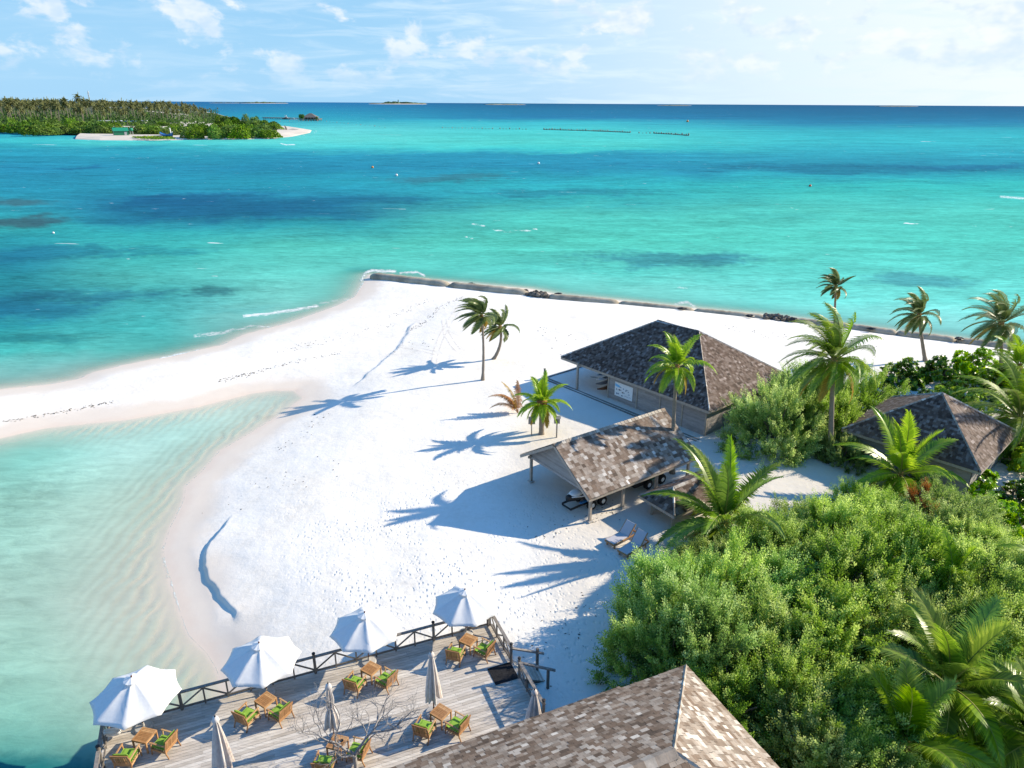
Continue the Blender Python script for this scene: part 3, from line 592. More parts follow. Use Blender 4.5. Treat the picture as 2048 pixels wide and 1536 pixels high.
# --- the boathouse: hipped roof over boarded walls, an open veranda at its left end
def boathouse():
    ze = 3.4
    F, L = at(1419, 822, ze), at(1122, 713, ze); e1 = (L - F).normalized(); e2 = Vector((-e1.y, e1.x, 0))
    if e2.x < 0: e2 = -e2
    Pn, Pf = at(1398, 663, ze + 3.6), at(1314, 642, ze + 3.6)
    b = (Pn - F).dot(e2); Wd = 2 * b; Ln = (L - F).length
    B, Rr = L + e2 * Wd, F + e2 * Wd
    base = F + e1 * Ln / 2 + e2 * b; g = .95
    t = thing('boathouse', 'large boathouse with dark hipped shingle roof and boarded grey walls', 'building', (base.x, base.y, g))
    def put(mb, name, m, par=t):
        o = mb.build(name, m, par); o.matrix_parent_inverse = Matrix.Translation((-base.x, -base.y, -g)); return o
    facets = [[F, L, Pf, Pn], [Rr, F, Pn], [L, B, Pf], [B, Rr, Pn, Pf]]
    mb = MB()
    for f in facets: shingle_facet(mb, f, .20, (.10, .26), .014)
    roof_deck(mb, facets); roof = put(mb, 'roof', M['shingle_brown'])
    mb = MB()
    for p, q, n0, n1 in ((F, Pn, e1, e2), (L, Pf, -e1, e2), (Rr, Pn, e1, -e2), (B, Pf, -e1, -e2), (Pn, Pf, e2, -e2)):
        dz = -.45; cap_line(mb, p, q, Vector((n0.x, n0.y, dz)), Vector((n1.x, n1.y, dz)))
    cp = put(mb, 'ridge_caps', M['shingle'], roof); cp.matrix_parent_inverse = Matrix.Identity(4)
    mb = MB()
    for p, q in ((F, L), (Rr, F), (L, B), (B, Rr)):
        o = Vector((0, 0, -.14)); mb.bar(p + o, q + o, .04, .2)
    put(mb, 'fascia', M['trim_wood'])
    # walls: inset under the eaves; the veranda takes the last part towards L
    ins = .55; wF, wR = F + e1 * ins + e2 * ins, Rr + e1 * ins - e2 * ins
    wl = at(1210, 798, 1.0); lw = (wl - wF).dot(e1); wL, wB = wF + e1 * lw, wR + e1 * lw
    zt = ze - .06
    mb = MB()
    plank_wall(mb, wL, wF, g, zt, -e2); plank_wall(mb, wF, wR, g, zt, -e1); plank_wall(mb, wB, wL, g, zt, e1); plank_wall(mb, wR, wB, g, zt, e2)
    put(mb, 'wall', M['siding'])
    for k in (0.0, .22, .44, .68, 1.0):
        mb = MB(); p = wF + (wL - wF) * k - e2 * .062; mb.box(p.x, p.y, g, .12, .05, zt - g, math.atan2(e1.y, e1.x)); put(mb, 'corner_board', M['trim_wood'])
    mb = MB(); p = wF - e1 * .062; mb.box(p.x, p.y, g, .05, .12, zt - g, math.atan2(e1.y, e1.x)); put(mb, 'corner_board', M['trim_wood'])
    for px, py in ((1154, 779),):
        p = at(px, py, 1.05)
        for k in (0, 1):
            q = p + e2 * k * (Wd - 1.2); mb = MB(); mb.box(q.x, q.y, g - .2, .16, .16, ze - g + .3, math.atan2(e1.y, e1.x)); put(mb, 'veranda_post', M['trim_wood'])
    # plank platform round the front and the veranda
    out = 1.25; o0 = wF - e2 * out + e1 * (-.2); o1 = wF - e2 * out + e1 * (Ln + .9); mb = MB()
    mb2 = MB()
    for k, off in enumerate((0, .34)):
        mb.bar(o0 + e2 * off + Vector((0, 0, g - zt + .06 + zt - o0.z)), o1 + e2 * off + Vector((0, 0, g + .06 - o1.z)), .16, .18, c=.4 + .3 * k)
    p0 = o1; p1 = o1 + e2 * (Wd - 1)
    mb.bar(p0 + Vector((0, 0, g + .06 - p0.z)), p1 + Vector((0, 0, g + .06 - p1.z)), .16, .18, c=.5)
    put(mb, 'edging', M['rail_wood'])
    q = wL + e1 * (Ln - lw + .2) / 2 + e2 * (Wd - 1.3) / 2
    nb = int((Wd - 1.3) / .2)
    for k in range(nb):
        a = wL + e1 * .05 + e2 * (k * .2 + .1); bb = a + e1 * (Ln - lw + .3); mb2.bar(Vector((a.x, a.y, g + .05)), Vector((bb.x, bb.y, g + .05)), .19, .05)
    put(mb2, 'veranda_floor', M['rail_wood'])
    # information board on the wall
    mb = MB(); c0 = at(1213.5, 767, 2.3); 
    u0 = (at(1213.5, 780, 2.2) - wF).dot(e1); u1 = (at(1244, 797, 2.2) - wF).dot(e1); z0, z1 = 1.55, 2.75
    A = lambda u, z, o: Vector((wF.x, wF.y, 0)) + e1 * u - e2 * (.062 + o) + Vector((0, 0, z))
    ub, ua = max(u0, u1), min(u0, u1); uc, hw = (ua + ub) / 2, .95
    ua, ub = uc - hw, uc + hw
    brd = thing('information_board', 'white information board with small fish pictures on the boathouse wall', 'sign', tuple(A(uc, z0, .02)))
    def bput(mb, n, m):
        o = mb.build(n, m, brd); o.matrix_parent_inverse = Matrix.Translation(-brd.location); return o
    mb = MB(); P = [A(ub, z0 + .16, .0), A(ua, z0, 0), A(ua, z1, 0), A(ub, z1, 0)]; Q = [p - e2 * .03 for p in P]
    P = [A(ub, z0, 0), A(ua, z0, 0), A(ua, z1, 0), A(ub, z1, 0)]; Q = [p - e2 * .03 for p in P]
    mb.hexa([P[0], P[1], Q[1], Q[0], P[3], P[2], Q[2], Q[3]]); bput(mb, 'panel', M['white_paint'])
    mb = MB(); mb.face([A(ub - .03, z1 - .36, .034), A(ub - .45, z1 - .42, .034), A(ub - .62, z1 - .26, .034), A(ub - .03, z1 - .12, .034)], .5); bput(mb, 'sea_picture', M['board_blue'])
    mb = MB()
    for (fu, fz, w, h) in ((.30, .30, .10, .035), (.27, .50, .13, .06), (.10, .52, .06, .05), (.66, .34, .12, .04), (.62, .42, .06, .05), (.46, .62, .13, .06), (.12, .82, .07, .08), (.21, .80, .06, .08), (.42, .86, .08, .05), (.76, .44, .05, .05), (.80, .62, .06, .04), (.60, .80, .12, .015), (.72, .82, .10, .015), (.86, .80, .08, .02), (.48, .34, .05, .06)):
        cu, cz = ub - fu * (ub - ua), z1 - fz * (z1 - z0); n = 8
        mb.face([A(cu + w * math.cos(k * 2 * math.pi / n) * (1 if k % 2 else .75), cz + h * math.sin(k * 2 * math.pi / n), .036) for k in range(n)])
        mb.face([A(cu - w * .7, cz, .036), A(cu - w * 1.5, cz + h * .9, .036), A(cu - w * 1.5, cz - h * .9, .036)], .4)
    bput(mb, 'printed_pictures', M['board_print'])['kind'] = 'stuff'
    return dict(F=F, e1=e1, e2=e2, wL=wL, wF=wF, lw=lw, g=g, Ln=Ln, Wd=Wd)
BH = boathouse()
def kayaks():
    e1, e2 = BH['e1'], BH['e2']; g = BH['g'] + .08; o = BH['wL'] + e1 * .75 + e2 * 1.1
    rk = thing('kayak_rack', 'timber kayak rack standing in the open veranda of the boathouse', 'rack', (o.x, o.y, g))
    for k in (0, 1.9):
        for s in (-.36, .36):
            p = e2 * k + e1 * s; mb = MB(); mb.box(p.x, p.y, 0, .09, .09, 2.05, math.atan2(e1.y, e1.x)); mb.build('upright', M['trim_wood'], rk)
    for z in (.35, .78, 1.2, 1.62):
        for k in (0, 1.9):
            mb = MB(); mb.bar(e2 * k - e1 * .5 + Vector((0, 0, z)), e2 * k + e1 * .6 + Vector((0, 0, z)), .07); mb.build('arm', M['trim_wood'], rk)
    specs = [('kayak', 'brown kayak lying on the lowest arm of the veranda rack', .40, 'kayak_brown', -.05, .30), ('kayak', 'dark grey kayak above the brown one on the veranda rack', .83, 'kayak_grey', .12, .30),
             ('paddle_board', 'white paddle board on the third arm of the veranda rack', 1.25, 'white_paint', .08, .36), ('paddle_board', 'blue and pale paddle board on the top arm of the veranda rack', 1.67, 'blue_paint', .1, .36)]
    for nm, lb, z, mt, sh, w in specs:
        L = 3.3; isk = nm == 'kayak'; V = []; F = []; n = 14; m = 10
        for i in range(n + 1):
            s = i / n; x = (s - .5) * L; ww = w * (math.sin(math.pi * min(max(s, .02), .98)) ** .65); hh = (.15 if isk else .05) * (math.sin(math.pi * min(max(s, .05), .95)) ** .4); up = (.16 if isk else .10) * abs(2 * s - 1) ** 3
            for k in range(m):
                a = 2 * math.pi * k / m; V.append((ww * math.cos(a), x, .16 + up + hh * math.sin(a)))
        for i in range(n):
            for k in range(m): F.append([i * m + k, i * m + (k + 1) % m, (i + 1) * m + (k + 1) % m, (i + 1) * m + k])
        F.append(list(range(m))); F.append([n * m + k for k in range(m)][::-1])
        p = o + e2 * (.95 - 1.0) + e1 * sh
        k_ = thing(nm, lb, 'kayak' if isk else 'paddle board', (p.x, p.y, g + z), math.atan2(e2.y, e2.x) - math.pi / 2, 'boats on the veranda rack')
        mesh_np('hull', V, F, None, M[mt], k_, True)
        if isk:
            mb = MB(); mb.torus((0, .1, .30), .24, .03, n=18); mb.build('cockpit_rim', M['black'], k_, True)
        else:
            mb = MB(); mb.box(0, -.35, .205, .34, .9, .012); mb.build('deck_pad', M['kayak_grey'], k_)
kayaks()

# --- the open-sided shed: gable roof on posts
def shed():
    ze = 3.0; N = at(1178, 998, ze); Fa = at(1400, 912, ze); e1 = (Fa - N).normalized(); e2 = Vector((-e1.y, e1.x, 0)); Ln = (Fa - N).length; hw = 3.35; rise = 2.1; g = .95
    ctr = N + e1 * Ln / 2 + e2 * hw
    t = thing('open_shed', 'open shed with sunlit mottled shingle gable roof on thin posts', 'shed', (ctr.x, ctr.y, g))
    def put(mb, name, m):
        o = mb.build(name, m, t); o.matrix_parent_inverse = Matrix.Translation((-ctr.x, -ctr.y, -g)); return o
    R0, R1 = N + e2 * hw + Vector((0, 0, rise)), Fa + e2 * hw + Vector((0, 0, rise)); K, K1 = N + e2 * 2 * hw, Fa + e2 * 2 * hw
    fc = [[N, Fa, R1, R0], [K1, K, R0, R1]]; mb = MB()
    shingle_facet(mb, fc[0], .235, (.14, .36), .03); shingle_facet(mb, fc[1], .235, (.14, .36), .03); roof_deck(mb, fc, .09); roof = put(mb, 'roof', M['shingle'])
    mb = MB(); dz = -.6
    cap_line(mb, R0, R1, Vector((e2.x, e2.y, dz)), Vector((-e2.x, -e2.y, dz)), .2, .3, .85); c = mb.build('ridge_caps', M['shingle_pale'], roof)
    mb = MB(); dn = Vector((0, 0, -.12))
    for a, b in ((N, R0), (K, R0), (Fa, R1), (K1, R1)): mb.bar(a + dn, b + dn, .05, .18)
    mb.bar(N + dn * 1.2, Fa + dn * 1.2, .05, .14); mb.bar(K + dn * 1.2, K1 + dn * 1.2, .05, .14); put(mb, 'barge_board', M['trim_wood'])
    # boarded gable ends set back under the verge
    for s, base, nm in ((.55, N, -1), (Ln - .55, N, 1)):
        a = N + e1 * s; n = 16; mb = MB()
        for k in range(n):
            z0 = k * (rise - .15) / n; z1 = (k + 1) * (rise - .15) / n - .004; i0 = hw * (z0 + .15) / rise; i1 = hw * (z1 + .15) / rise; zz = Vector((0, 0, -.08))
            oo = e1 * nm * .03; ii = oo + e1 * nm * -.015
            mb.face([a + e2 * i0 + oo + zz + Vector((0, 0, z0)), a + e2 * (2 * hw - i0) + oo + zz + Vector((0, 0, z0)), a + e2 * (2 * hw - i1) + ii + zz + Vector((0, 0, z1)), a + e2 * i1 + ii + zz + Vector((0, 0, z1))])
        mb.bar(a + e2 * .3 + Vector((0, 0, -.14)), a + e2 * (2 * hw - .3) + Vector((0, 0, -.14)), .09, .16); put(mb, 'gable_wall', M['siding'])
    A, Bp, Cm = at(1048.5, 979, 1), at(1159, 1027, 1), at(1234, 1012, 1)
    u = lambda p: (p - N).dot(e1); fr, bk = .45, 2 * hw - .45
    for uu in (.55, u(Cm), 6.0, Ln - .5):
        for side in (fr, bk):
            q = N + e1 * uu + e2 * side; mb = MB(); g0 = gz(q.x, q.y) - .15; mb.box(q.x, q.y, g0, .15, .15, ze - .1 - g0 + (side - fr) * 0, math.atan2(e1.y, e1.x)); po = put(mb, 'post', M['trim_wood'])
            mb = MB(); mb.box(q.x, q.y, g0, .34, .34, .24, math.atan2(e1.y, e1.x)); mb.build('footing', M['concrete'], po)
    mb = MB()
    for side in (fr, bk): mb.bar(N + e1 * .3 + e2 * side + Vector((0, 0, -.1)), Fa - e1 * .3 + e2 * side + Vector((0, 0, -.1)), .1, .16)
    put(mb, 'wall_plate', M['trim_wood'])
    return N, e1, e2
SHN, SH1, SH2 = shed()

def hip_hut(name, label, F, L, Wd, apexes, g, mat, open_=False, capc=.7):
    """F,L = ends of the near eave, Wd = depth"""
    e1 = (L - F).normalized(); e2 = Vector((-e1.y, e1.x, 0)); 
    if e2.y < 0: e2 = -e2
    B, Rr = L + e2 * Wd, F + e2 * Wd; Pn, Pf = apexes; ctr = (F + B) / 2
    t = thing(name, label, 'building', (ctr.x, ctr.y, g))
    def put(mb, nm, m, par=t):
        o = mb.build(nm, m, par)
        if par is t: o.matrix_parent_inverse = Matrix.Translation((-ctr.x, -ctr.y, -g))
        return o
    same = (Pn - Pf).length < .05
    fc = [[F, L, Pf] if same else [F, L, Pf, Pn], [Rr, F, Pn], [L, B, Pf], [B, Rr, Pn] if same else [B, Rr, Pn, Pf]]
    mb = MB()
    for f in fc: shingle_facet(mb, f, .20, (.10, .26), .014)
    roof_deck(mb, fc); roof = put(mb, 'roof', mat); mb = MB()
    for p, q, n0, n1 in ((F, Pn, e1, e2), (L, Pf, -e1, e2), (Rr, Pn, e1, -e2), (B, Pf, -e1, -e2)) + (() if same else ((Pn, Pf, e2, -e2),)):
        cap_line(mb, p, q, Vector((n0.x, n0.y, -.5)), Vector((n1.x, n1.y, -.5)), c0=capc)
    put(mb, 'ridge_caps', M['shingle'], roof); mb = MB()
    for p, q in ((F, L), (Rr, F), (L, B), (B, Rr)): mb.bar(p + Vector((0, 0, -.13)), q + Vector((0, 0, -.13)), .04, .18)
    put(mb, 'fascia', M['trim_wood'])
    i = .55; c = [F + e1 * i + e2 * i, L - e1 * i + e2 * i, B - e1 * i - e2 * i, Rr + e1 * i - e2 * i]; mb = MB()
    if open_:
        for q in c: mb = MB(); mb.box(q.x, q.y, g - .3, .13, .13, F.z - g + .35); put(mb, 'post', M['trim_wood'])
        return t
    for a, b, o in ((c[1], c[0], -e2), (c[0], c[3], -e1), (c[3], c[2], e2), (c[2], c[1], e1)): plank_wall(mb, a, b, g - .3, F.z - .08, o)
    put(mb, 'wall', M['siding'])
    return t
_F, _L = at(1962, 944, 3.3), at(1684, 857, 3.3); _e1 = (_L - _F).normalized(); _e2 = Vector((-_e1.y, _e1.x, 0)); _e2 = _e2 if _e2.y > 0 else -_e2
_ap = at(1884, 786, 6.1)
hip_hut('beach_hut', 'smaller hut with dark pyramid roof half hidden by palms at the right', _F, _L, 2 * (_ap - _F).dot(_e2), (_ap, _ap), .95, M['shingle_brown'])
_L = at(1279, 990, 2.3); _F = _L + SH1 * 5.2 + SH2 * -.0
_Fn = _L + SH2 * -2.8
_ap1 = _L + SH1 * 1.3 + SH2 * -1.4 + Vector((0, 0, .75)); _ap2 = _L + SH1 * 3.9 + SH2 * -1.4 + Vector((0, 0, .75))
hip_hut('low_shelter', 'low shelter with a dark shingle roof mostly hidden behind the bushy palm', _Fn + SH1 * 5.2, _Fn, 2.8, (_ap2, _ap1), .95, M['shingle_brown'], True)

# --- the restaurant roof in the foreground
DU = Vector((math.cos(R(22.4)), math.sin(R(22.4)), 0)); DV = Vector((DU.y, -DU.x, 0))   # along the deck's sea edge / away from the sea
def restaurant():
    DU = Vector((math.cos(R(23.9)), math.sin(R(23.9)), 0)); DV = Vector((DU.y, -DU.x, 0))
    ze = 4.5; C = at(1372, 1332, ze); AP = at(1348, 1502, ze + 2.8); g = .9
    a = (AP - C).dot(DV); hu = -(AP - C).dot(DU)
    W1, Wn = at(1232, 1367, ze), at(1250, 1384, ze)
    Lw = 17.0; RI = AP - DU * Lw
    C2 = C + DV * 2 * a; k = (C - Wn).dot(DV)                   # Wn lies a little out of the eave line
    off = -(Wn - C).dot(DV)
    t = thing('restaurant', 'large foreground building with weathered pale shingle hip roof beside the deck', 'building', (AP.x, AP.y, g))
    def put(mb, nm, m, par=t):
        o = mb.build(nm, m, par)
        if par is t: o.matrix_parent_inverse = Matrix.Translation((-AP.x, -AP.y, -g))
        return o
    nu = (C - Wn).dot(DU)                                       # where the eave steps out
    st = .16; pitch = 2.8 / a
    E0 = C; E1 = C - DU * nu; E2 = E1 - DV * st + Vector((0, 0, -st * pitch)) * 0
    W = C - DU * (Lw + hu); far2 = C2 - DU * (Lw + hu)
    dnv = Vector((0, 0, -st * pitch))
    main = [C, W, RI, AP]
    low = [E1 - DV * st * -0 + Vector((0, 0, 0)), W, W + DV * .0, E1]
    mb = MB()
    shingle_facet(mb, main, .205, (.12, .30), .03)
    # the lower strip of eave that reaches out over the terrace
    S0, S1 = E1 - DV * -0.0, W
    strip = [E1 + DV * -st * 1 + dnv, W + DV * -st + dnv, W, E1]
    shingle_facet(mb, strip, .205, (.12, .30), .03)
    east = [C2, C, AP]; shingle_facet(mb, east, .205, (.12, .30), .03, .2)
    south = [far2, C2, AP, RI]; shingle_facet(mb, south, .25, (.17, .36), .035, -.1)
    roof_deck(mb, [main, strip, east, south], .1); roof = put(mb, 'roof', M['shingle_pale'])
    mb = MB(); dd = lambda v: Vector((v.x, v.y, -.5))
    cap_line(mb, C, AP, dd(-DU), dd(DV), .24, .34, .8); cap_line(mb, AP, RI, dd(DV), dd(-DV), .24, .34, .75); cap_line(mb, C2, AP, dd(-DU), dd(-DV), .24, .34, .75)
    put(mb, 'ridge_caps', M['shingle_pale'], roof)
    mb = MB(); o = Vector((0, 0, -.15))
    for p, q in ((C, E1), (C, C2), (strip[0], strip[1]), (strip[0], E1)): mb.bar(p + o, q + o, .05, .24)
    put(mb, 'fascia', M['trim_wood'])
    mb = MB(); i = .9; c = [C - DU * i + DV * i, W + DU * i + DV * i, far2 + DU * i - DV * i, C2 - DU * i - DV * i]
    for p, q, n in ((c[1], c[0], -DV), (c[0], c[3], DU), (c[3], c[2], DV), (c[2], c[1], -DU)): plank_wall(mb, p, q, g - .2, ze - .1, n)
    put(mb, 'wall', M['siding'])
restaurant()
# ------------------------------------------------------------------ vegetation
WIND = Vector((-.93, -.36, 0))
def frond_np(L, az, el, droop, wind, nleaf=34, leaf=.55, lw=.05, hang=.55, tipc=0.0, twist=0.0):
    """one coconut frond from the origin; returns verts, faces, tints and the midrib line"""
    d = Vector((math.cos(az) * math.cos(el), math.sin(az) * math.cos(el), math.sin(el))); p = Vector((0, 0, 0)); n = 14; pts = [p.copy()]; dirs = [d.copy()]
    for i in range(n):
        s = (i + 1) / n
        d = (d + (Vector((0, 0, -1)) * droop * (.35 + 1.3 * s) + WIND * wind * (.3 + s)) / n).normalized(); p = p + d * L / n; pts.append(p.copy()); dirs.append(d.copy())
    side0 = Vector((-math.sin(az), math.cos(az), 0)); V = []; F = []; C = []
    for k in range(nleaf):
        s = .14 + .86 * (k + .5) / nleaf; x = s * n; i = min(int(x), n - 1); f = x - i
        q = pts[i].lerp(pts[i + 1], f); t = dirs[i].lerp(dirs[i + 1], f).normalized(); side = (side0 - t * side0.dot(t)).normalized(); upn = side.cross(t)
        if upn.z < 0: upn = -upn
        prof = math.sin(math.pi * min(1, (.16 + .84 * s)) ** .8) ** .55 if s < .97 else .35
        for sg in (-1, 1):
            l = leaf * 1.25 * prof * rnd.uniform(.82, 1.1); a = (side * sg * (1.05 - .5 * s) + t * (.45 + .65 * s) + upn * .22).normalized()
            a2 = (a + Vector((0, 0, -1)) * hang * rnd.uniform(.7, 1.3) + WIND * wind * .9).normalized(); wv = t * lw * .72
            m1 = q + a * l * .45; e = m1 + a2 * l * .55; b = len(V)
            V += [q - wv, q + wv, m1 + wv * .95, m1 - wv * .95, e]
            c = min(1, max(0, rnd.gauss(.45, .16) + tipc * s)); F += [(b, b + 1, b + 2, b + 3), (b + 3, b + 2, b + 4)]; C += [c, min(1, c + .1)]
    return V, F, C, pts
def make_frond(parent, name, top, mat, label=None, rib='rachis', **kw):
    V, F, C, pts = frond_np(**kw); L = kw['L']; o = Vector(top); mb = MB(); mb.v = [tuple(Vector(v) + o) for v in V]; mb.f = [list(f) for f in F]; mb.c = C
    ob = mb.build(name, M[mat], parent); mb = MB(); n = len(pts); mb.tube([p + o for p in pts], [max(.008, .045 * (1 - i / n) * L / 3.5) for i in range(n)], 5, .5); mb.build('midrib', M[rib], ob)
    if label: tag(ob, label)
    return ob
def curve_pts(b, m, e, n=10):
    b, m, e = Vector(b), Vector(m), Vector(e); return [b * (1 - s) ** 2 + m * 2 * s * (1 - s) + e * s * s for s in [i / n for i in range(n + 1)]]
def palm(label, base, top, bend=(0, 0, 0), L=3.0, n=18, wind=.3, mat='frond_green', nyel=4, leaf=.6, r0=.16, r1=.10, nleaf=34, young=6, lw=.055, droop=1.5, name='coconut_palm', coco=False, azbias=None, hang=.55, azr=None):
    base = Vector(base); top = Vector(top); t = thing(name, label, 'palm', base, 0, 'coconut palms'); h = top - base
    if h.length > .8:
        pts = curve_pts((0, 0, -.2), h * .5 + Vector(bend), h, 14); k = len(pts); rad = [r1 + (r0 - r1) * (1 - i / k) ** 1.5 + (.09 if i == 0 else .03 if i == 1 else 0) + (.012 if i % 2 else 0) for i in range(k)]
        mb = MB(); mb.tube(pts, rad, 10, .5); mb.build('trunk', M['bark'], t, True)
        mb = MB(); mb.blob((h.x, h.y, h.z - .05), r1 * 2.0, (1, 1, 1.6), 8, 5, .2); mb.build('crown_base', M['frond_dry'], t, True)
    ga = rnd.uniform(0, 6.28)
    n = int(n * 1.35); nleaf = int(nleaf * 1.15)
    for i in range(n):
        f = i / (n - 1); az = ga + i * 2.39996
        if azr: az = azr[0] + (azr[1] - azr[0]) * ((i * .618) % 1.0)
        el = R(82) - R(118) * f + rnd.uniform(-.12, .12); ll = L * (.72 + .28 * math.sin(math.pi * min(1, f + .25))) * rnd.uniform(.9, 1.08)
        yel = i >= n - nyel; m = 'frond_yellow' if yel and i % 2 else mat
        make_frond(t, 'frond', h, m, 'yellowing drooping frond' if m == 'frond_yellow' else None, L=ll, az=az, el=el, droop=droop * (.55 + .7 * f), wind=wind * rnd.uniform(.8, 1.3), nleaf=nleaf, leaf=leaf * rnd.uniform(.9, 1.1), lw=lw, hang=hang * (.6 + .8 * f), tipc=.25 if yel else 0)
    if coco:
        for k in range(5):
            a = k * 1.25; mb = MB(); mb.blob((h.x + .26 * math.cos(a), h.y + .26 * math.sin(a), h.z - .28), .13, (1, 1, 1.2), 8, 6, .03); mb.build('coconut', M['leaf_broad'], t, True)
    return t
def topz(px, py, base): return hgt(py, base) + base[2]
def up(base, px, py):                                           # crown point over the base's depth that is seen at px,py
    z = topz(px, py, base); p = at(px, py, z); return Vector((p.x, base[1], z))
b = ground(965, 760); palm('tall slim coconut palm with windswept crown standing alone on the white sand', b, up(b, 963, 632), (.25, 0, .2), 2.7, 19, 2.6, 'frond_wind', 2, .55, .13, .085, coco=False, droop=1.2)
b = ground(985, 718); palm('curved coconut palm leaning behind the tall slim one on the sand', b, up(b, 1000, 655), (.75, 0, -.1), 2.4, 17, 2.0, 'frond_wind', 3, .5, .17, .11, droop=1.3)
b = ground(1345, 946); palm('tall palm with yellow drooping fronds rising beside the open shed', b, up(b, 1354, 735), (-.15, 0, .1), 2.6, 17, .35, 'frond_bright', 6, .5, .15, .10, droop=1.9, hang=.8)
b = ground(1662, 918); palm('biggest coconut palm with a full dark crown between boathouse and hut', b, up(b, 1668, 722), (-.1, 0, 0), 4.1, 27, 1.15, 'frond_green', 6, .75, .2, .13, coco=True, droop=1.7, hang=.8)
b = ground(1668, 735); palm('small windblown palm showing above the biggest palm against the sea', b, up(b, 1672, 574), (-.1, 0, 0), 2.0, 15, 2.4, 'frond_wind', 2, .45, .13, .08, droop=1.2)
b = ground(1852, 722); palm('grey-green palm with pale drooping fronds standing on the sand by the sea wall', b, up(b, 1838, 632), (-.1, 0, 0), 3.1, 19, 1.8, 'frond_wind', 2, .6, .18, .12, droop=1.7, hang=.8)
b = ground(2003, 770); palm('ragged windblown palm at the right edge in front of the sea', b, up(b, 2003, 648), (0, 0, 0), 4.0, 20, 2.0, 'frond_wind', 2, .75, .18, .12, droop=1.5)
b = ground(2068, 905); palm('broad palm over the hut roof at the right edge', b, up(b, 2040, 838), (0, 0, 0), 5.6, 26, .6, 'frond_green', 6, .85, .2, .14, droop=1.6, hang=.9, nleaf=44)
b = ground(2040, 800); palm('yellow-green palm above the leafy bushes behind the hut', b, up(b, 2040, 735), (0, 0, 0), 3.6, 15, .8, 'frond_bright', 2, .7, .16, .12, droop=1.4)
b = ground(1792, 985); palm('stemless yellow-green young palm in front of the hut', b, b + Vector((0, 0, 1.25)), L=4.4, n=17, wind=.30, mat='frond_bright', nyel=4, leaf=.8, nleaf=42, droop=1.35, lw=.075, name='young_palm')
b = ground(1440, 1088); palm('bushy stemless palm between the open shed and the thicket', b, b + Vector((0, 0, 1.3)), L=5.2, n=21, wind=.35, mat='frond_green', nyel=3, leaf=.8, nleaf=46, droop=1.5, lw=.07, name='young_palm')
b = ground(1083, 868); palm('short young palm with yellow lower fronds by the wooden box post', b, up(b, 1084, 808), L=2.5, n=18, wind=.12, mat='frond_bright', nyel=5, leaf=.5, r0=.2, r1=.2, droop=1.7, nleaf=32, name='young_palm')
b = ground(1036, 826); t = thing('dying_palm', 'withered orange-brown palm fronds leaning left beside the short young palm', 'palm', b, 0, 'coconut palms')
for k, (az, el, L, dr, w) in enumerate(((3.0, 1.15, 3.0, 1.5, .6), (2.9, 1.35, 2.9, .8, .3), (3.3, .95, 2.6, 1.5, .8), (1.2, 1.5, 2.7, .2, .12), (2.6, 1.1, 2.3, 1.2, .4))):
    make_frond(t, 'frond', (0, 0, 0), 'frond_dry' if k != 1 else 'frond_yellow', None, 'rachis_dry', L=L, az=az, el=el, droop=dr, wind=w, nleaf=30, leaf=.5, lw=.05, hang=.9)
# palms growing out of the thicket
b = at(1868, 1470, .9); palm('large glossy palm in the lower right of the thicket', b, b + Vector((0, 0, 2.5)), L=3.9, n=18, wind=.25, mat='frond_green', nyel=2, leaf=.85, nleaf=50, droop=1.4, lw=.06)
b = at(1790, 1560, .9); palm('glossy palm at the bottom edge below the thicket', b, b + Vector((0, 0, 1.7)), L=3.3, n=15, wind=.1, mat='frond_green', nyel=0, leaf=.8, nleaf=48, droop=1.6, lw=.06)
b = at(2042, 1575, .9); palm('glossy palm in the bottom right corner of the photo', b, b + Vector((0, 0, 2.3)), L=3.3, n=15, wind=.1, mat='frond_green', nyel=1, leaf=.85, nleaf=48, droop=1.6, lw=.06)
b = at(1880, 1245, .9); palm('palm whose few light fronds poke through the middle of the thicket', b, b + Vector((0, 0, 2.6)), L=2.3, n=9, wind=.2, mat='frond_bright', nyel=1, leaf=.6, nleaf=34, droop=1.3)
b = at(2075, 1240, .9); palm('palm with one pale orange-tipped frond at the right edge of the thicket', b, b + Vector((0, 0, 3.0)), L=2.6, n=9, wind=.2, mat='frond_bright', nyel=3, leaf=.6, nleaf=34, droop=1.3)

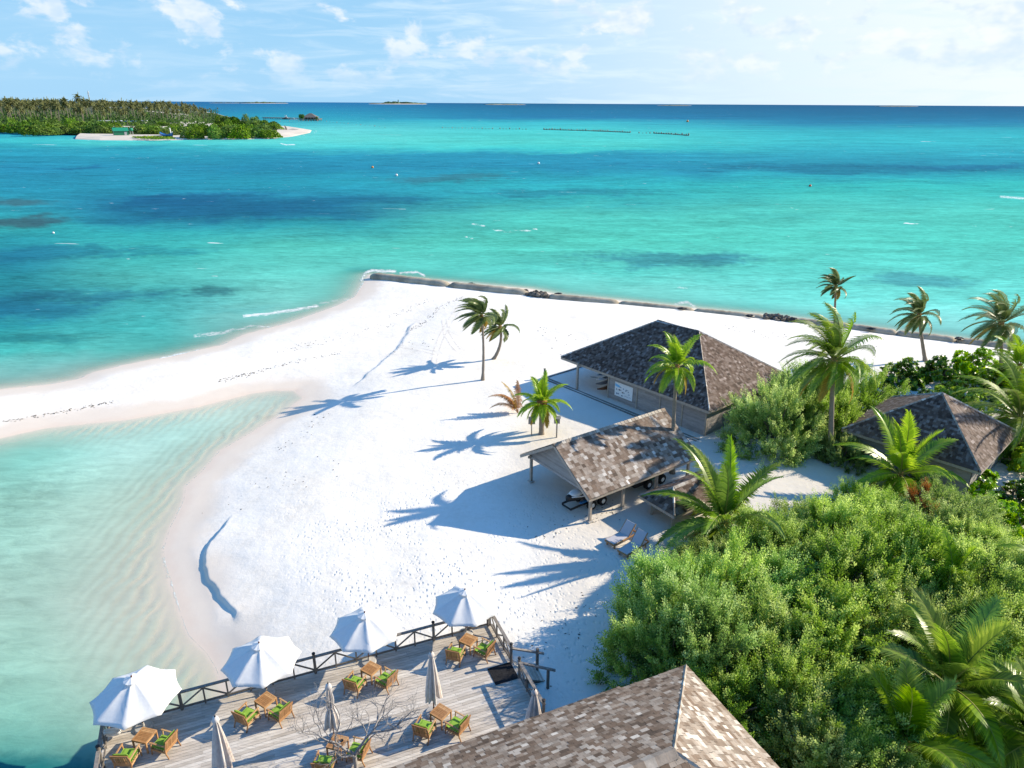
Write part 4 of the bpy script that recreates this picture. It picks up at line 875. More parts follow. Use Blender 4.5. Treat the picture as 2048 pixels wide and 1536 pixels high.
# --- shrubs: crowns of many leafy sprays on a lumpy dome
def shrub_mesh(name, rx, ry, rz, nspray, kind, seed):
    r = np.random.RandomState(seed); V = []; F = []; C = []
    lob = [(r.normal(size=3), r.uniform(.10, .30)) for _ in range(9)]
    ncl = max(8, nspray // 15); cl = []
    for i in range(ncl):
        d = r.normal(size=3); d[2] = abs(d[2]) * 1.0 - .18; cl.append((d / np.linalg.norm(d), r.uniform(.74, 1.12), r.normal(0, .10)))
    for i in range(nspray):
        d, cr_, ct_ = cl[r.randint(ncl)]; d = d + r.normal(size=3) * (.075 if kind == 'feather' else .10); d /= np.linalg.norm(d)
        k = 1.0 + sum(a * max(0, float(d @ (v / np.linalg.norm(v)))) ** 6 for v, a in lob) - .14
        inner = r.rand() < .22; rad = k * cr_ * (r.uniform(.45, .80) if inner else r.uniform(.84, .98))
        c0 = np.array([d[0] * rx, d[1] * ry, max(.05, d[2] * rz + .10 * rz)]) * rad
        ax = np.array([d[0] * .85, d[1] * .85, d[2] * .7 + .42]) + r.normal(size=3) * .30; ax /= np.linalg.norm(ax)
        u = np.cross(ax, [0.3, .7, .2]); u /= np.linalg.norm(u); w = np.cross(ax, u); tone = r.normal(.40, .16) + 1.5 * ct_ - (.2 if inner else 0)  # inner sprays tinted darker, the crown's inner shade put into the colour
        if kind == 'feather':
            L = r.uniform(.34, .85); nl = int(22 * L / .55) + 8
            for j in range(nl):
                s = (j + r.rand()) / nl; a = j * 2.4 + r.rand() * .6; o = u * math.cos(a) + w * math.sin(a); q = c0 + ax * L * s + o * .03
                dr = o * (1.0 - .3 * s) + ax * .75; dr /= np.linalg.norm(dr); l = r.uniform(.085, .15) * (1.12 - .55 * s); wd = l * .27; sv = np.cross(dr, r.normal(size=3)); sv /= np.linalg.norm(sv) + 1e-9
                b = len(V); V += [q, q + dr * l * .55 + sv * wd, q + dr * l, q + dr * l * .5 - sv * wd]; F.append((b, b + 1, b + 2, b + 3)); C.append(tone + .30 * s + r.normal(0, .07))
        else:
            nl = 11
            for j in range(nl):
                a = j * 2.4 + r.rand() * .5; o = u * math.cos(a) + w * math.sin(a); f = j / nl; dr = o * (1.05 - .55 * f) + ax * (.25 + .6 * f); dr /= np.linalg.norm(dr); l = r.uniform(.16, .26); wd = l * .34; sv = np.cross(dr, ax); sv /= np.linalg.norm(sv) + 1e-9
                q = c0 - ax * .06 * (1 - f); b = len(V); dn = -ax * .04
                V += [q, q + dr * l * .6 + sv * wd, q + dr * l + dn, q + dr * l * .6 - sv * wd]; F.append((b, b + 1, b + 2, b + 3)); C.append(tone + .16 + .25 * f + r.normal(0, .08))
    return np.array(V), np.array(F), np.clip(C, 0, 1)
def shrub_proto(name, label, dims, nspray, kind, seed, mat, cat='shrub'):
    t = thing(name, label, cat, (0, 0, 0)); V, F, C = shrub_mesh(name, *dims, nspray, kind, seed)
    mesh_np('crown', V, F, C, M[mat], t); r = random.Random(seed); mb = MB()
    for k in range(7):
        a = r.uniform(0, 6.28); e = Vector((math.cos(a) * dims[0] * r.uniform(.3, .75), math.sin(a) * dims[1] * r.uniform(.3, .75), dims[2] * r.uniform(.55, .9))); mb.tube(curve_pts((0, 0, -.3), (e.x * .3, e.y * .3, e.z * .6), e, 5), [.07, .06, .05, .04, .03, .02], 5)
    mb.build('stems', M['shrub_stem'], t); return t
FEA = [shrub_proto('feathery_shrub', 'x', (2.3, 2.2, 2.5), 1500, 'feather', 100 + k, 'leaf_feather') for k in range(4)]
BRO = [shrub_proto('leafy_shrub', 'x', (1.9, 1.9, 1.9), 620, 'broad', 200 + k, m) for k, m in enumerate(('leaf_broad', 'leaf_dark'))]
ORA = shrub_proto('withered_shrub', 'x', (.75, .6, .8), 90, 'feather', 300, 'leaf_orange')
used = set()
def place_shrub(proto, p, label, group, sx=1.0, sz=None, rz=None, z=None):
    o = copy_tree(proto) if proto.name in used else proto; used.add(proto.name)
    o.location = (p[0], p[1], .85 if z is None else z); o.rotation_euler = (0, 0, rnd.uniform(0, 6.28) if rz is None else rz); sz = sx if sz is None else sz; o.scale = (sx, sx, sz)
    tag(o, label, 'shrub', group); return o
TH = 'shrubs of the dense thicket'
IN = 'feathery grey-green shrub grown into the dense thicket right of the foreground roof'
thicket = [ # centre of the crown as seen, size, label
 (1385, 1138, .78, 'feathery shrub of the thicket growing up against the two sun loungers'), (1455, 1105, .85, 'feathery shrub at the foot of the bushy stemless palm'), (1565, 1075, .95, IN), (1680, 1050, 1.0, IN), (1790, 1040, .95, IN), (1900, 1030, .95, IN), (1985, 1070, .85, IN),
 (1600, 1035, .7, 'low feathery shrub at the far edge of the thicket facing the bright sandy clearing'), (1730, 1000, .75, 'feathery shrub at the far edge of the thicket in front of the young palm'), (1900, 985, .65, 'feathery shrub below the eave of the hut'),
 (1358, 1195, .92, 'feathery shrub bulging out of the thicket over the blue shaded sand'), (1440, 1180, 1.05, IN), (1560, 1165, 1.1, IN), (1690, 1150, 1.1, IN), (1820, 1140, 1.1, IN), (1950, 1150, 1.05, IN), (2060, 1140, 1.0, IN),
 (1345, 1272, .9, 'feathery shrub at the corner of the thicket nearest the foreground roof'), (1420, 1280, 1.05, IN), (1550, 1275, 1.1, IN), (1680, 1260, 1.1, IN), (1810, 1255, 1.05, IN), (1940, 1255, 1.05, IN), (2065, 1260, 1.0, IN),
 (1470, 1375, .85, 'feathery shrub shading the lit slope of the foreground roof'), (1590, 1385, 1.0, IN), (1710, 1380, 1.0, IN), (1990, 1370, .95, IN), (2080, 1390, .95, IN), (1640, 1480, .9, IN), (1720, 1510, .8, IN)]
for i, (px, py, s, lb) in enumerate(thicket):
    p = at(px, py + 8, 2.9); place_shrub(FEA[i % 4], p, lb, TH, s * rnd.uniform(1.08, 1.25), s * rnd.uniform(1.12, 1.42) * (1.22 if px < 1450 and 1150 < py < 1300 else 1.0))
SB = 'shrubs beside the boathouse'
for i, (px, py, s, lb) in enumerate([(1555, 850, 1.15, 'feathery shrub against the sunny wall of the boathouse'), (1650, 840, 1.1, 'feathery shrub around the trunk of the biggest palm'), (1720, 800, .95, 'feathery shrub right of the biggest palm beside the hut'), (1600, 800, 1.1, 'feathery shrub under the sunny eave of the boathouse'), (1690, 880, .55, 'low feathery shrub beside the trunk of the biggest palm')]):
    place_shrub(FEA[(i + 1) % 4], at(px, py + 10, 2.4), lb, SB, s * 1.12, s * 1.55)
SL = 'leafy bushes behind the hut'
for i, (px, py, s, k, lb) in enumerate([(1800, 745, 1.0, 1, 'dark leafy bush behind the hut nearest to the biggest palm'), (1880, 740, 1.05, 1, 'dark leafy bush behind the hut below the grey-green palm'), (1950, 730, 1.2, 0, 'bright leafy bush behind the hut in front of the ragged palm'), (1920, 790, 1.0, 0, 'bright leafy bush just behind the peak of the hut roof'), (2010, 775, 1.1, 1, 'dark leafy bush right of the hut under the yellow-green palm'), (1840, 800, .9, 1, 'dark leafy bush in deep shade along the back of the hut'), (1760, 770, .8, 1, 'dark leafy bush in deep shade between feathery shrub and hut')]):
    place_shrub(BRO[k], at(px, py + 10, 1.6), lb, SL, s * 1.1)
SR = 'leafy bushes among the thicket'
for px, py, s, k, lb in [(1850, 968, .62, 0, 'bright leafy bush between young palm and feathery thicket'), (1930, 950, .95, 0, 'bright leafy bush directly below the corner of the hut roof'), (1990, 1005, .75, 0, 'bright leafy bush right of the hut corner'), (2048, 1045, .8, 0, 'bright leafy bush at the right edge beyond the thicket'), (2030, 980, .8, 1, 'dark leafy bush under the broad palm at the right edge'), (1515, 1430, .55, 0, 'bright leafy bush low beside the lit roof slope'), (1790, 985, .5, 1, 'dark leafy bush at the foot of the young palm'), (2030, 895, 1.0, 1, 'dark leafy bush against the sunny side of the hut'), (2085, 930, 1.1, 0, 'bright leafy bush behind the trunk of the broad palm'), (2100, 860, 1.2, 1, 'dark leafy bush at the right edge beyond the hut')]:
    place_shrub(BRO[k], at(px, py + 8, 1.6), lb, SR, s)
place_shrub(ORA, at(1848, 1000, 3.0), 'small withered orange shrub among the green thicket', TH, 1.0, z=2.6)
# ------------------------------------------------------------------ terrace
DZ = 1.5; DO = Vector((-15.72, 20.50, 0))
def dk(u, v, z=0.0): return DO + DU * u + DV * v + Vector((0, 0, DZ + z))
def duv(p): q = Vector((p[0], p[1], 0)) - DO; return q.dot(DU), q.dot(DV)
def terrace():
    t = thing('terrace_deck', 'long weathered grey plank terrace on posts above the beach', 'deck', DO)
    def put(mb, nm, m):
        o = mb.build(nm, m, t); o.matrix_parent_inverse = Matrix.Translation(-DO); return o
    LU, LV = 16.05, 11.5; pw = .145; mb = MB(); n = int(LV / pw)
    for k in range(n):
        v = k * pw + pw / 2; x = 0.0; row = rnd.gauss(.5, .16)
        cuts = sorted(set([0, LU] + [min(LU, (2.4 * j + (1.2 if k % 2 else 0) + rnd.uniform(-.1, .1))) for j in range(1, 7)]))
        for c0, c1 in zip(cuts[:-1], cuts[1:]):
            if c1 - c0 < .1: continue
            h = rnd.uniform(-.003, .003); mb.bar(dk(c0 + .003, v, -.0175 + h), dk(c1 - .003, v, -.0175 + h), pw - .010, .035, c=min(1, max(0, row + rnd.gauss(0, .2))))
    put(mb, 'planking', M['deck_wood'])
    mb = MB(); mb.bar(dk(-.05, -.03, -.14), dk(LU + .05, -.03, -.14), .05, .22); mb.bar(dk(-.03, 0, -.14), dk(-.03, LV, -.14), .05, .22); mb.bar(dk(LU + .03, 0, -.14), dk(LU + .03, LV, -.14), .05, .22)
    for v in np.arange(.6, LV, 1.6): mb.bar(dk(0, v, -.16), dk(LU, v, -.16), .07, .2)
    put(mb, 'joists', M['rail_wood'])
    for v in (.3, 3.5, 6.7):
        for u in (.25, 3.3, 6.6, 9.9, 13.2, 15.8):
            p = dk(u, v); mb = MB(); mb.tube([(p.x, p.y, -1.2), (p.x, p.y, DZ - .2)], .11, 8); put(mb, 'pile', M['rail_wood'])
terrace()
def railing(name, label, a, b, nb, mains, skip_first=False, hgt_=.86):
    """a,b on the deck; nb bays; mains = indices of the tall capped posts"""
    a = Vector(a); b = Vector(b); d = b - a; t = thing(name, label, 'railing', a); L = d.length; e = d.normalized(); up_ = Vector((0, 0, 1))
    def put(mb, nm, m, par=t): return mb.build(nm, m, par)
    for k in range(nb + 1):
        p = e * L * k / nb
        if k in mains:
            mb = MB(); mb.tube([p - up_ * .3, p + up_ * (hgt_ + .16)], .062, 10); po = put(mb, 'main_post', M['rail_wood']); mb = MB(); mb.tube([p + up_ * (hgt_ + .16), p + up_ * (hgt_ + .20), p + up_ * (hgt_ + .22)], [.075, .075, .05], 10); put(mb, 'post_cap', M['post_cap'], po)
        else:
            mb = MB(); mb.bar(p - up_ * .2, p + up_ * hgt_, .06, .06, e); put(mb, 'post', M['rail_wood'])
    mb = MB(); mb.bar(up_ * hgt_ - e * .06, e * (L + .06) + up_ * hgt_, .13, .05, c=.9); put(mb, 'top_rail', M['rail_wood'])
    mb = MB(); mb.bar(up_ * .12, e * L + up_ * .12, .05, .07); put(mb, 'bottom_rail', M['rail_wood'])
    for k in range(nb):
        p0, p1 = e * L * k / nb, e * L * (k + 1) / nb; z0, z1 = (hgt_ - .08, .16) if k % 2 == 0 else (.16, hgt_ - .08); mb = MB(); mb.bar(p0 + up_ * z0, p1 + up_ * z1, .045, .055); put(mb, 'brace', M['rail_wood'])
    return t
U = lambda px, py: duv(at(px, py, DZ))
u1, u2, u3 = U(363, 1428)[0], U(631, 1350)[0], U(863, 1285)[0]
bl = (u3 - u1) / 12
railing('railing', 'cross-braced grey railing along the seaward edge of the terrace', dk(u1 - 3 * bl, .06), dk(15.84, .06), 18, (0, 3, 9, 15, 18))
ru = 15.95
g0, g1, g2 = U(1025, 1325)[1], U(1045, 1353)[1], U(1099, 1437)[1]
railing('railing', 'short cross-braced railing between terrace corner and ramp', dk(ru, .06), dk(ru, g0), 3, (3,))
railing('railing', 'cross-braced railing from the ramp towards the foreground roof', dk(ru, g1), dk(ru, g2), 3, (0, 3))
railing('railing', 'weathered railing down the left end of the terrace over the water', dk(u1 - 3 * bl, .08), dk(u1 - 3 * bl, 4.6), 5, (2, 4))
# the ramp to the sand and its two handrails
def ramp():
    p0, p1 = dk(ru + .05, (g0 + g1) / 2), dk(ru + 1.15, (g0 + g1) / 2 + .05); p1.z = 1.0
    t = thing('ramp', 'short wooden ramp from the terrace down to the shaded sand', 'ramp', p0); d = p1 - p0; w = abs(g1 - g0) + .15; mb = MB(); n = 12
    for k in range(n):
        a = d * ((k + .08) / n); b = d * ((k + .92) / n); mb.bar(a, b, w, .04)
    mb.build('tread_boards', M['deck_wood'], t); mb = MB()
    for s in (-1, 1): mb.bar(DV * s * w * .45 - Vector((0, 0, .1)), d + DV * s * w * .45 - Vector((0, 0, .1)), .06, .16)
    mb.build('bearers', M['rail_wood'], t)
ramp()
def handrail(label, v, px_end, py_end, px_post, py_base):
    a = dk(ru, v, .80); e = at(px_end, py_end, 1.95); t = thing('handrail', label, 'handrail', (a.x, a.y, DZ)); o = Vector((a.x, a.y, DZ)); mb = MB(); mb.bar(a - o, e - o, .11, .06); mb.build('rail', M['rail_wood'], t)
    q = a.lerp(e, .80); g = gz(q.x, q.y); mb = MB(); mb.bar(Vector((q.x, q.y, g - .2)) - o, Vector((q.x, q.y, q.z + (.22 if v < (g0 + g1) / 2 else -.03))) - o, .10, .10, DU); mb.build('post', M['rail_wood'], t)
handrail('upper of the two ramp handrails, with string tied to its end post', g0, 1088, 1307, 1072, 1328)
handrail('lower of the two ramp handrails beside the door mat', g1, 1111, 1341, 1094, 1362)
def doormat():
    P = [at(x, y, DZ) for x, y in ((977.7, 1338.5), (1017.8, 1326.8), (1035.4, 1356), (993.4, 1367.8))]; c = sum(P, Vector()) / 4; u_, v_ = duv(c)
    o = MB(); o.box(0, 0, .004, 1.06, 1.0, .018, R(22.4)); tag(o.build('doormat', M['mat_black'], None, bevel=.006), 'black door mat on the terrace at the top of the ramp', 'door mat').location = c
doormat()

# --- furniture, one of each kind built and then copied
def make_chair():
    t = thing('armchair', 'x', 'armchair')
    for s in (-1, 1):
        mb = MB(); mb.tube([(s * .31, .33, 0), (s * .31, .31, .30), (s * .31, .29, .56)], [.022, .026, .028], 8); mb.build('leg', M['teak'], t, True)
        mb = MB(); mb.tube([(s * .31, -.42, 0), (s * .31, -.33, .20), (s * .31, -.31, .34), (s * .31, -.36, .60), (s * .31, -.42, .80)], [.022, .027, .028, .026, .022], 8); mb.build('leg', M['teak'], t, True)
        mb = MB(); mb.bar((s * .31, -.37, .575), (s * .31, .34, .585), .062, .03); mb.build('armrest', M['teak'], t, bevel=.008)
        mb = MB(); mb.bar((s * .31, -.33, .27), (s * .31, .31, .27), .03, .075); mb.build('side_rail', M['teak'], t)
    mb = MB(); mb.bar((-.31, .31, .27), (.31, .31, .27), .03, .075); mb.bar((-.31, -.31, .27), (.31, -.31, .27), .03, .075)
    for k in range(6): mb.bar((-.30, -.25 + k * .1, .30), (.30, -.25 + k * .1, .30), .06, .018)
    mb.build('seat_frame', M['teak'], t)
    mb = MB(); mb.bar((-.33, -.415, .79), (.33, -.415, .79), .035, .06); mb.bar((-.31, -.325, .36), (.31, -.325, .36), .03, .05)
    for k in range(9): x = -.264 + k * .066; mb.bar((x, -.33, .36), (x, -.412, .78), .040, .016, (0, 1, 0))
    mb.build('backrest', M['teak'], t)
    def cushion(nm, c, sx, sy, sz, tilt):
        mb = MB(); n = 8; V = []
        for i in range(n + 1):
            for j in range(n + 1):
                a, b = i / n * 2 - 1, j / n * 2 - 1; e = (1 - a ** 6) * (1 - b ** 6); V.append((a * sx, b * sy, sz * (.25 + .75 * e ** .5)))
        F = [[i * (n + 1) + j, (i + 1) * (n + 1) + j, (i + 1) * (n + 1) + j + 1, i * (n + 1) + j + 1] for i in range(n) for j in range(n)]; b0 = len(V); V += [(x, y, -z * .55) for x, y, z in V]
        F += [[b0 + q for q in f[::-1]] for f in F]; ring = [i * (n + 1) for i in range(n + 1)] + [n * (n + 1) + j for j in range(1, n + 1)] + [i * (n + 1) + n for i in range(n - 1, -1, -1)] + [j for j in range(n - 1, 0, -1)]
        F += [[ring[k], ring[(k + 1) % len(ring)], b0 + ring[(k + 1) % len(ring)], b0 + ring[k]] for k in range(len(ring))]
        o = mesh_np(nm, V, F, None, M['green_fabric'], t, True); o.location = c; o.rotation_euler = (tilt, 0, 0); return o
    cushion('seat_cushion', (0, .02, .355), .285, .30, .07, 0); cushion('back_cushion', (0, -.285, .60), .28, .20, .075, R(-80))
    return t
def make_table():
    t = thing('side_table', 'x', 'table'); w = .31
    for sx in (-1, 1):
        for sy in (-1, 1): mb = MB(); mb.box(sx * (w - .03), sy * (w - .03), 0, .05, .05, .50); mb.build('leg', M['teak'], t)
    mb = MB(); n = 8
    for k in range(n): mb.bar((-w + .05 + (k + .5) * (2 * w - .1) / n, -w + .05, .52), (-w + .05 + (k + .5) * (2 * w - .1) / n, w - .05, .52), (2 * w - .1) / n - .008, .022)
    mb.build('slatted_top', M['teak'], t); mb = MB()
    for s in (-1, 1): mb.bar((s * (w - .025), -w, .522), (s * (w - .025), w, .522), .05, .03); mb.bar((-w + .05, s * (w - .025), .522), (w - .05, s * (w - .025), .522), .05, .03); mb.bar((s * (w - .035), -w + .05, .46), (s * (w - .035), w - .05, .46), .02, .08); mb.bar((-w + .05, s * (w - .035), .46), (w - .05, s * (w - .035), .46), .02, .08)
    mb.build('top_frame', M['teak'], t); return t
CH, TB = make_chair(), make_table(); first = {'c': True, 't': True}
def rot(v, a): return Vector((v[0] * math.cos(a) - v[1] * math.sin(a), v[0] * math.sin(a) + v[1] * math.cos(a), 0))
WHERE = ['under the leftmost open parasol', 'under the second open parasol from the left', 'behind the bare tree', 'under the open parasol by the terrace corner', 'with the middle closed parasol', 'in front of the bare tree trunk']
sets = [((288.5, 1470), 77), ((531, 1398.5), 57), ((741.5, 1336), 58), ((936.5, 1278.5), 60), ((881.3, 1423), 55), ((674.5, 1484), 76)]
TABLES = []
for k, ((px, py), yaw) in enumerate(sets):
    c = at(px, py, DZ + .53); c.z = DZ; a = R(yaw - 57)
    tb = TB if first['t'] else copy_tree(TB); first['t'] = False; tb.location = c; tb.rotation_euler = (0, 0, R(yaw)); tag(tb, 'square teak side table ' + WHERE[k], 'table', 'teak side tables on the terrace'); TABLES.append(c)
    for nm, off, face in (('left', (-.53, -.63), 69), ('right', (.68, -.44), 146)):
        ch = CH if first['c'] else copy_tree(CH); first['c'] = False; p = c + rot(off, a); ch.location = p; ch.rotation_euler = (0, 0, R(face + rnd.uniform(-4, 4)) + a - R(90))
        tag(ch, '%s green-cushioned teak armchair %s' % (nm, WHERE[k]), 'armchair', 'teak armchairs on the terrace')
ash = thing('ashtray', 'small dark ashtray on the teak table in front of the bare tree trunk', 'ashtray', TABLES[5] + Vector((.16, .04, .537)))
mb = MB(); mb.lathe([(.05, 0), (.065, .03), (.06, .04), (.045, .015), (0, .012)], n=14); mb.build('bowl', M['black'], ash, True); mb = MB(); mb.bar((-.12, -.03, .015), (-.03, -.09, .015), .06, .02); mb.build('matchbox', M['grey_metal'], ash)

def open_parasol(base, topz_, Rr, a0, label):
    t = thing('open_parasol', label, 'parasol', base, 0, 'open white parasols'); h = topz_ - base.z; rise = Rr * .52; rim = h - rise; mb = MB(); mb.tube([(0, 0, .05), (0, 0, h + .06)], .026, 10); mb.build('pole', M['dark_pole'], t, True)
    mb = MB(); mb.lathe([(.34, 0), (.34, .05), (.30, .09), (.05, .11), (.04, .3)], n=20); mb.build('foot', M['concrete'], t)
    N = 8; K = 10; J = 8; V = [(0, 0, h)]; F = []
    for i in range(1, K + 1):
        s = i / K
        for k in range(N):
            for j in range(J):
                f = j / J; a = a0 + 2 * math.pi * (k + f) / N; c = math.cos(math.pi / N) / math.cos((f - .5) * 2 * math.pi / N)
                r = Rr * s * (c + (1 - c) * 0) * (1 - .045 * math.sin(math.pi * f) * s ** 3); z = h - rise * (s ** 1.12) - .055 * math.sin(math.pi * f) * math.sin(math.pi * min(1, s * .9)) + .008 * rnd.gauss(0, 1) * s
                V.append((r * math.cos(a), r * math.sin(a), z))
    NJ = N * J
    for j in range(NJ): F.append([0, 1 + j, 1 + (j + 1) % NJ])
    for i in range(K - 1):
        for j in range(NJ): b = 1 + i * NJ; F.append([b + j, b + NJ + j, b + NJ + (j + 1) % NJ, b + (j + 1) % NJ])
    cn = mesh_np('canopy', V, F, None, M['canvas'], t, True)
    so_ = cn.modifiers.new('thickness', 'SOLIDIFY'); so_.thickness = .006
    # vent cap and valance
    mb = MB(); n = 16
    P0 = [(.03 * math.cos(2 * math.pi * k / n), .03 * math.sin(2 * math.pi * k / n), h + .075) for k in range(n)]; P1 = [(.30 * math.cos(2 * math.pi * k / n), .30 * math.sin(2 * math.pi * k / n), h - .04 + .02 * (k % 2)) for k in range(n)]
    for k in range(n): mb.face([P0[k], P1[k], P1[(k + 1) % n], P0[(k + 1) % n]])
    mb.build('vent', M['canvas'], cn)
    mb = MB(); mb.tube([(0, 0, h + .07), (0, 0, h + .12), (0, 0, h + .15)], [.03, .035, .012], 8); mb.build('finial', M['dark_pole'], t, True)
    for k in range(N):
        a = a0 + 2 * math.pi * k / N; mb = MB(); mb.bar((.03 * math.cos(a), .03 * math.sin(a), h - .04), (Rr * .98 * math.cos(a), Rr * .98 * math.sin(a), h - rise - .03), .022, .03); mb.build('rib', M['dark_pole'], t)
        mb = MB(); mb.bar((.04 * math.cos(a), .04 * math.sin(a), rim - .15), (Rr * .5 * math.cos(a), Rr * .5 * math.sin(a), h - rise * .5 - .05), .018, .02); mb.build('strut', M['dark_pole'], t)
    return t
for (tp, bp, Rr, a0, lb) in [((261, 1357), (288, 1456), 1.62, 12, 'leftmost open white parasol, hanging out over the water'), ((518, 1289), (534, 1388), 1.55, 20, 'open white parasol second from the left along the railing'), ((730, 1228), (738, 1324), 1.52, 18, 'open white parasol behind the bare tree'), ((928, 1182), (932, 1267), 1.52, 22, 'open white parasol at the corner nearest the ramp')]:
    b = at(*bp, DZ); open_parasol(b, topz(*tp, b), Rr, R(a0), lb)
def closed_parasol(base, topz_, label, rx=.30, tied=False, seed=0):
    t = thing('closed_parasol', label, 'parasol', base, 0, 'closed parasols'); h = topz_ - base.z; r = random.Random(seed); mb = MB(); mb.tube([(0, 0, .05), (0, 0, h + .02)], .026, 10); mb.build('pole', M['dark_pole'], t, True)
    mb = MB(); mb.lathe([(.34, 0), (.34, .05), (.30, .09), (.05, .11), (.04, .3)], n=20); mb.build('foot', M['concrete'], t)
    z0 = .92; Lc = h - z0; V = []; F = []; C = []; NN = 48; K = 16; ph = [r.uniform(0, 6.28) for _ in range(4)]; end = [r.uniform(-.12, .12) for _ in range(8)]
    for i in range(K + 1):
        s = i / K; base_r = .035 + (rx - .035) * (s ** .8)
        if tied: base_r *= 1 - .42 * math.exp(-((s - .55) / .16) ** 2); 
        for k in range(NN):
            a = 2 * math.pi * k / NN; fold = .5 + .5 * math.cos(8 * a + ph[0] + 1.2 * s); w = base_r * (.60 + .48 * fold + .08 * math.cos(3 * a + ph[1] + 2 * s)); zz = h - .06 - Lc * s * (1 + (end[(k * 8 // NN) % 8] + .10 * fold) * s ** 4 * .6)
            V.append((w * math.cos(a), w * math.sin(a), zz))
    for i in range(K):
        for k in range(NN): F.append([i * NN + k, (i + 1) * NN + k, (i + 1) * NN + (k + 1) % NN, i * NN + (k + 1) % NN]); C.append(min(1, max(0, .5 + .42 * math.cos(8 * 2 * math.pi * k / NN + ph[2]) + r.gauss(0, .1))))
    F.append(list(range(NN))); C.append(.9); mesh_np('folded_canopy', V, F, C, M['canvas_old'], t, True)
    mb = MB(); mb.lathe([(.0, h + .02), (.09, h - .03), (.13, h - .16), (.12, h - .18)], n=14); mb.build('top_cap', M['canvas_old'], t, True); mb = MB(); mb.tube([(0, 0, h + .01), (0, 0, h + .07)], [.03, .018], 8); mb.build('finial', M['black'], t)
    if tied: mb = MB(); mb.torus((0, 0, h - .06 - Lc * .55), rx * .50, .015, n=20, m=6); mb.build('strap', M['canvas_old'], t)
for (tp, bp, lb, td, rx) in [((430, 1434), (455, 1562), 'closed parasol nearest the camera at the front of the terrace', False, .36), ((661, 1368), (669, 1480), 'closed parasol tied round its middle left of the bare tree', True, .30), ((864, 1305), (868, 1426), 'closed parasol in the middle of the terrace behind a teak set', False, .33), ((1065, 1380), (1067, 1478), 'closed striped parasol by the railing next to the shingle roof', False, .34)]:
    b = at(*bp, DZ); closed_parasol(b, topz(*tp, b), lb, rx, td, int(tp[0]))
p = at(226, 1480, DZ); lr = thing('life_ring', 'white life ring propped against the left end railing of the terrace', 'life ring', p)
mb = MB(); ax = (-DV + Vector((.25, -.2, .5))).normalized(); mb.torus((0, 0, .38), .24, .10, ax, 28, 10); mb.build('ring', M['canvas'], lr, True)
mb = MB(); mb.torus((0, 0, .38), .345, .012, ax, 28, 6); mb.build('grab_line', M['string'], lr, True)
# --- the bare tree growing through the terrace
def bare_tree():
    b = at(712, 1548, DZ); t = thing('bare_tree', 'leafless grey tree with fine twigs growing through the terrace', 'tree', b); r = random.Random(5); mt = MB(); mbr = MB(); tw = MB()
    def grow(p, d, L, rad, depth, mb):
        n = 4 if depth < 4 else 3; pts = [p]; dd = d.copy()
        for i in range(n):
            dd = (dd + Vector((r.gauss(0, .22), r.gauss(0, .22), r.gauss(.02, .14)))).normalized(); pts.append(pts[-1] + dd * L / n)
        tgt = mb if depth < 4 else tw; tgt.tube(pts, [rad * (1 - .38 * i / n) for i in range(n + 1)], 7 if depth < 3 else 4, caps=False)
        if depth >= 6 or rad < .0038: return
        kids = 3 if depth < 3 else r.choice((2, 3, 3))
        for k in range(kids):
            a = r.uniform(0, 6.28); s = r.uniform(.45, .85); q = dd.orthogonal().normalized(); q = Quaternion(dd, a + k * 2.2) @ q; nd = (dd * (1 - .25 * s) + q * s + Vector((0, 0, .10))).normalized(); src = pts[-1] if k < 2 else pts[r.choice((-2, -3))]
            grow(src, nd, L * r.uniform(.62, .86), rad * r.uniform(.52, .68), depth + 1, mb)
    mt.tube(curve_pts((0, 0, -.4), (.05, 0, .4), (0, .05, .95), 6), [.13, .12, .11, .105, .10, .10, .10], 10)
    for d, L, rad in (((-.35, .1, 1), 1.15, .075), ((.25, .45, 1), 1.35, .075), ((.85, .2, .75), 1.05, .055), ((.1, -.5, .9), .8, .05)): grow(Vector((0, .05, .9)), Vector(d).normalized(), L, rad, 1, mt)
    t.scale = (.74, .74, .92); mt.build('trunk', M['bare_bark'], t, True); tw.build('twigs', M['bare_bark'], t, True)['kind'] = 'stuff'
bare_tree()
# round pot edge peeping out beside the shingle roof
p = at(913, 1524, DZ + .6); pot = thing('round_table', 'round brown tabletop partly hidden under the foreground eave', 'table', (p.x, p.y, DZ)); mb = MB(); mb.lathe([(0, .62), (.5, .62), (.52, .60), (.5, .57), (0, .57)], n=28); mb.build('tabletop', M['teak'], pot); mb = MB(); mb.lathe([(.24, 0), (.24, .03), (.05, .06), (.05, .57)], n=14); mb.build('pedestal', M['teak'], pot)

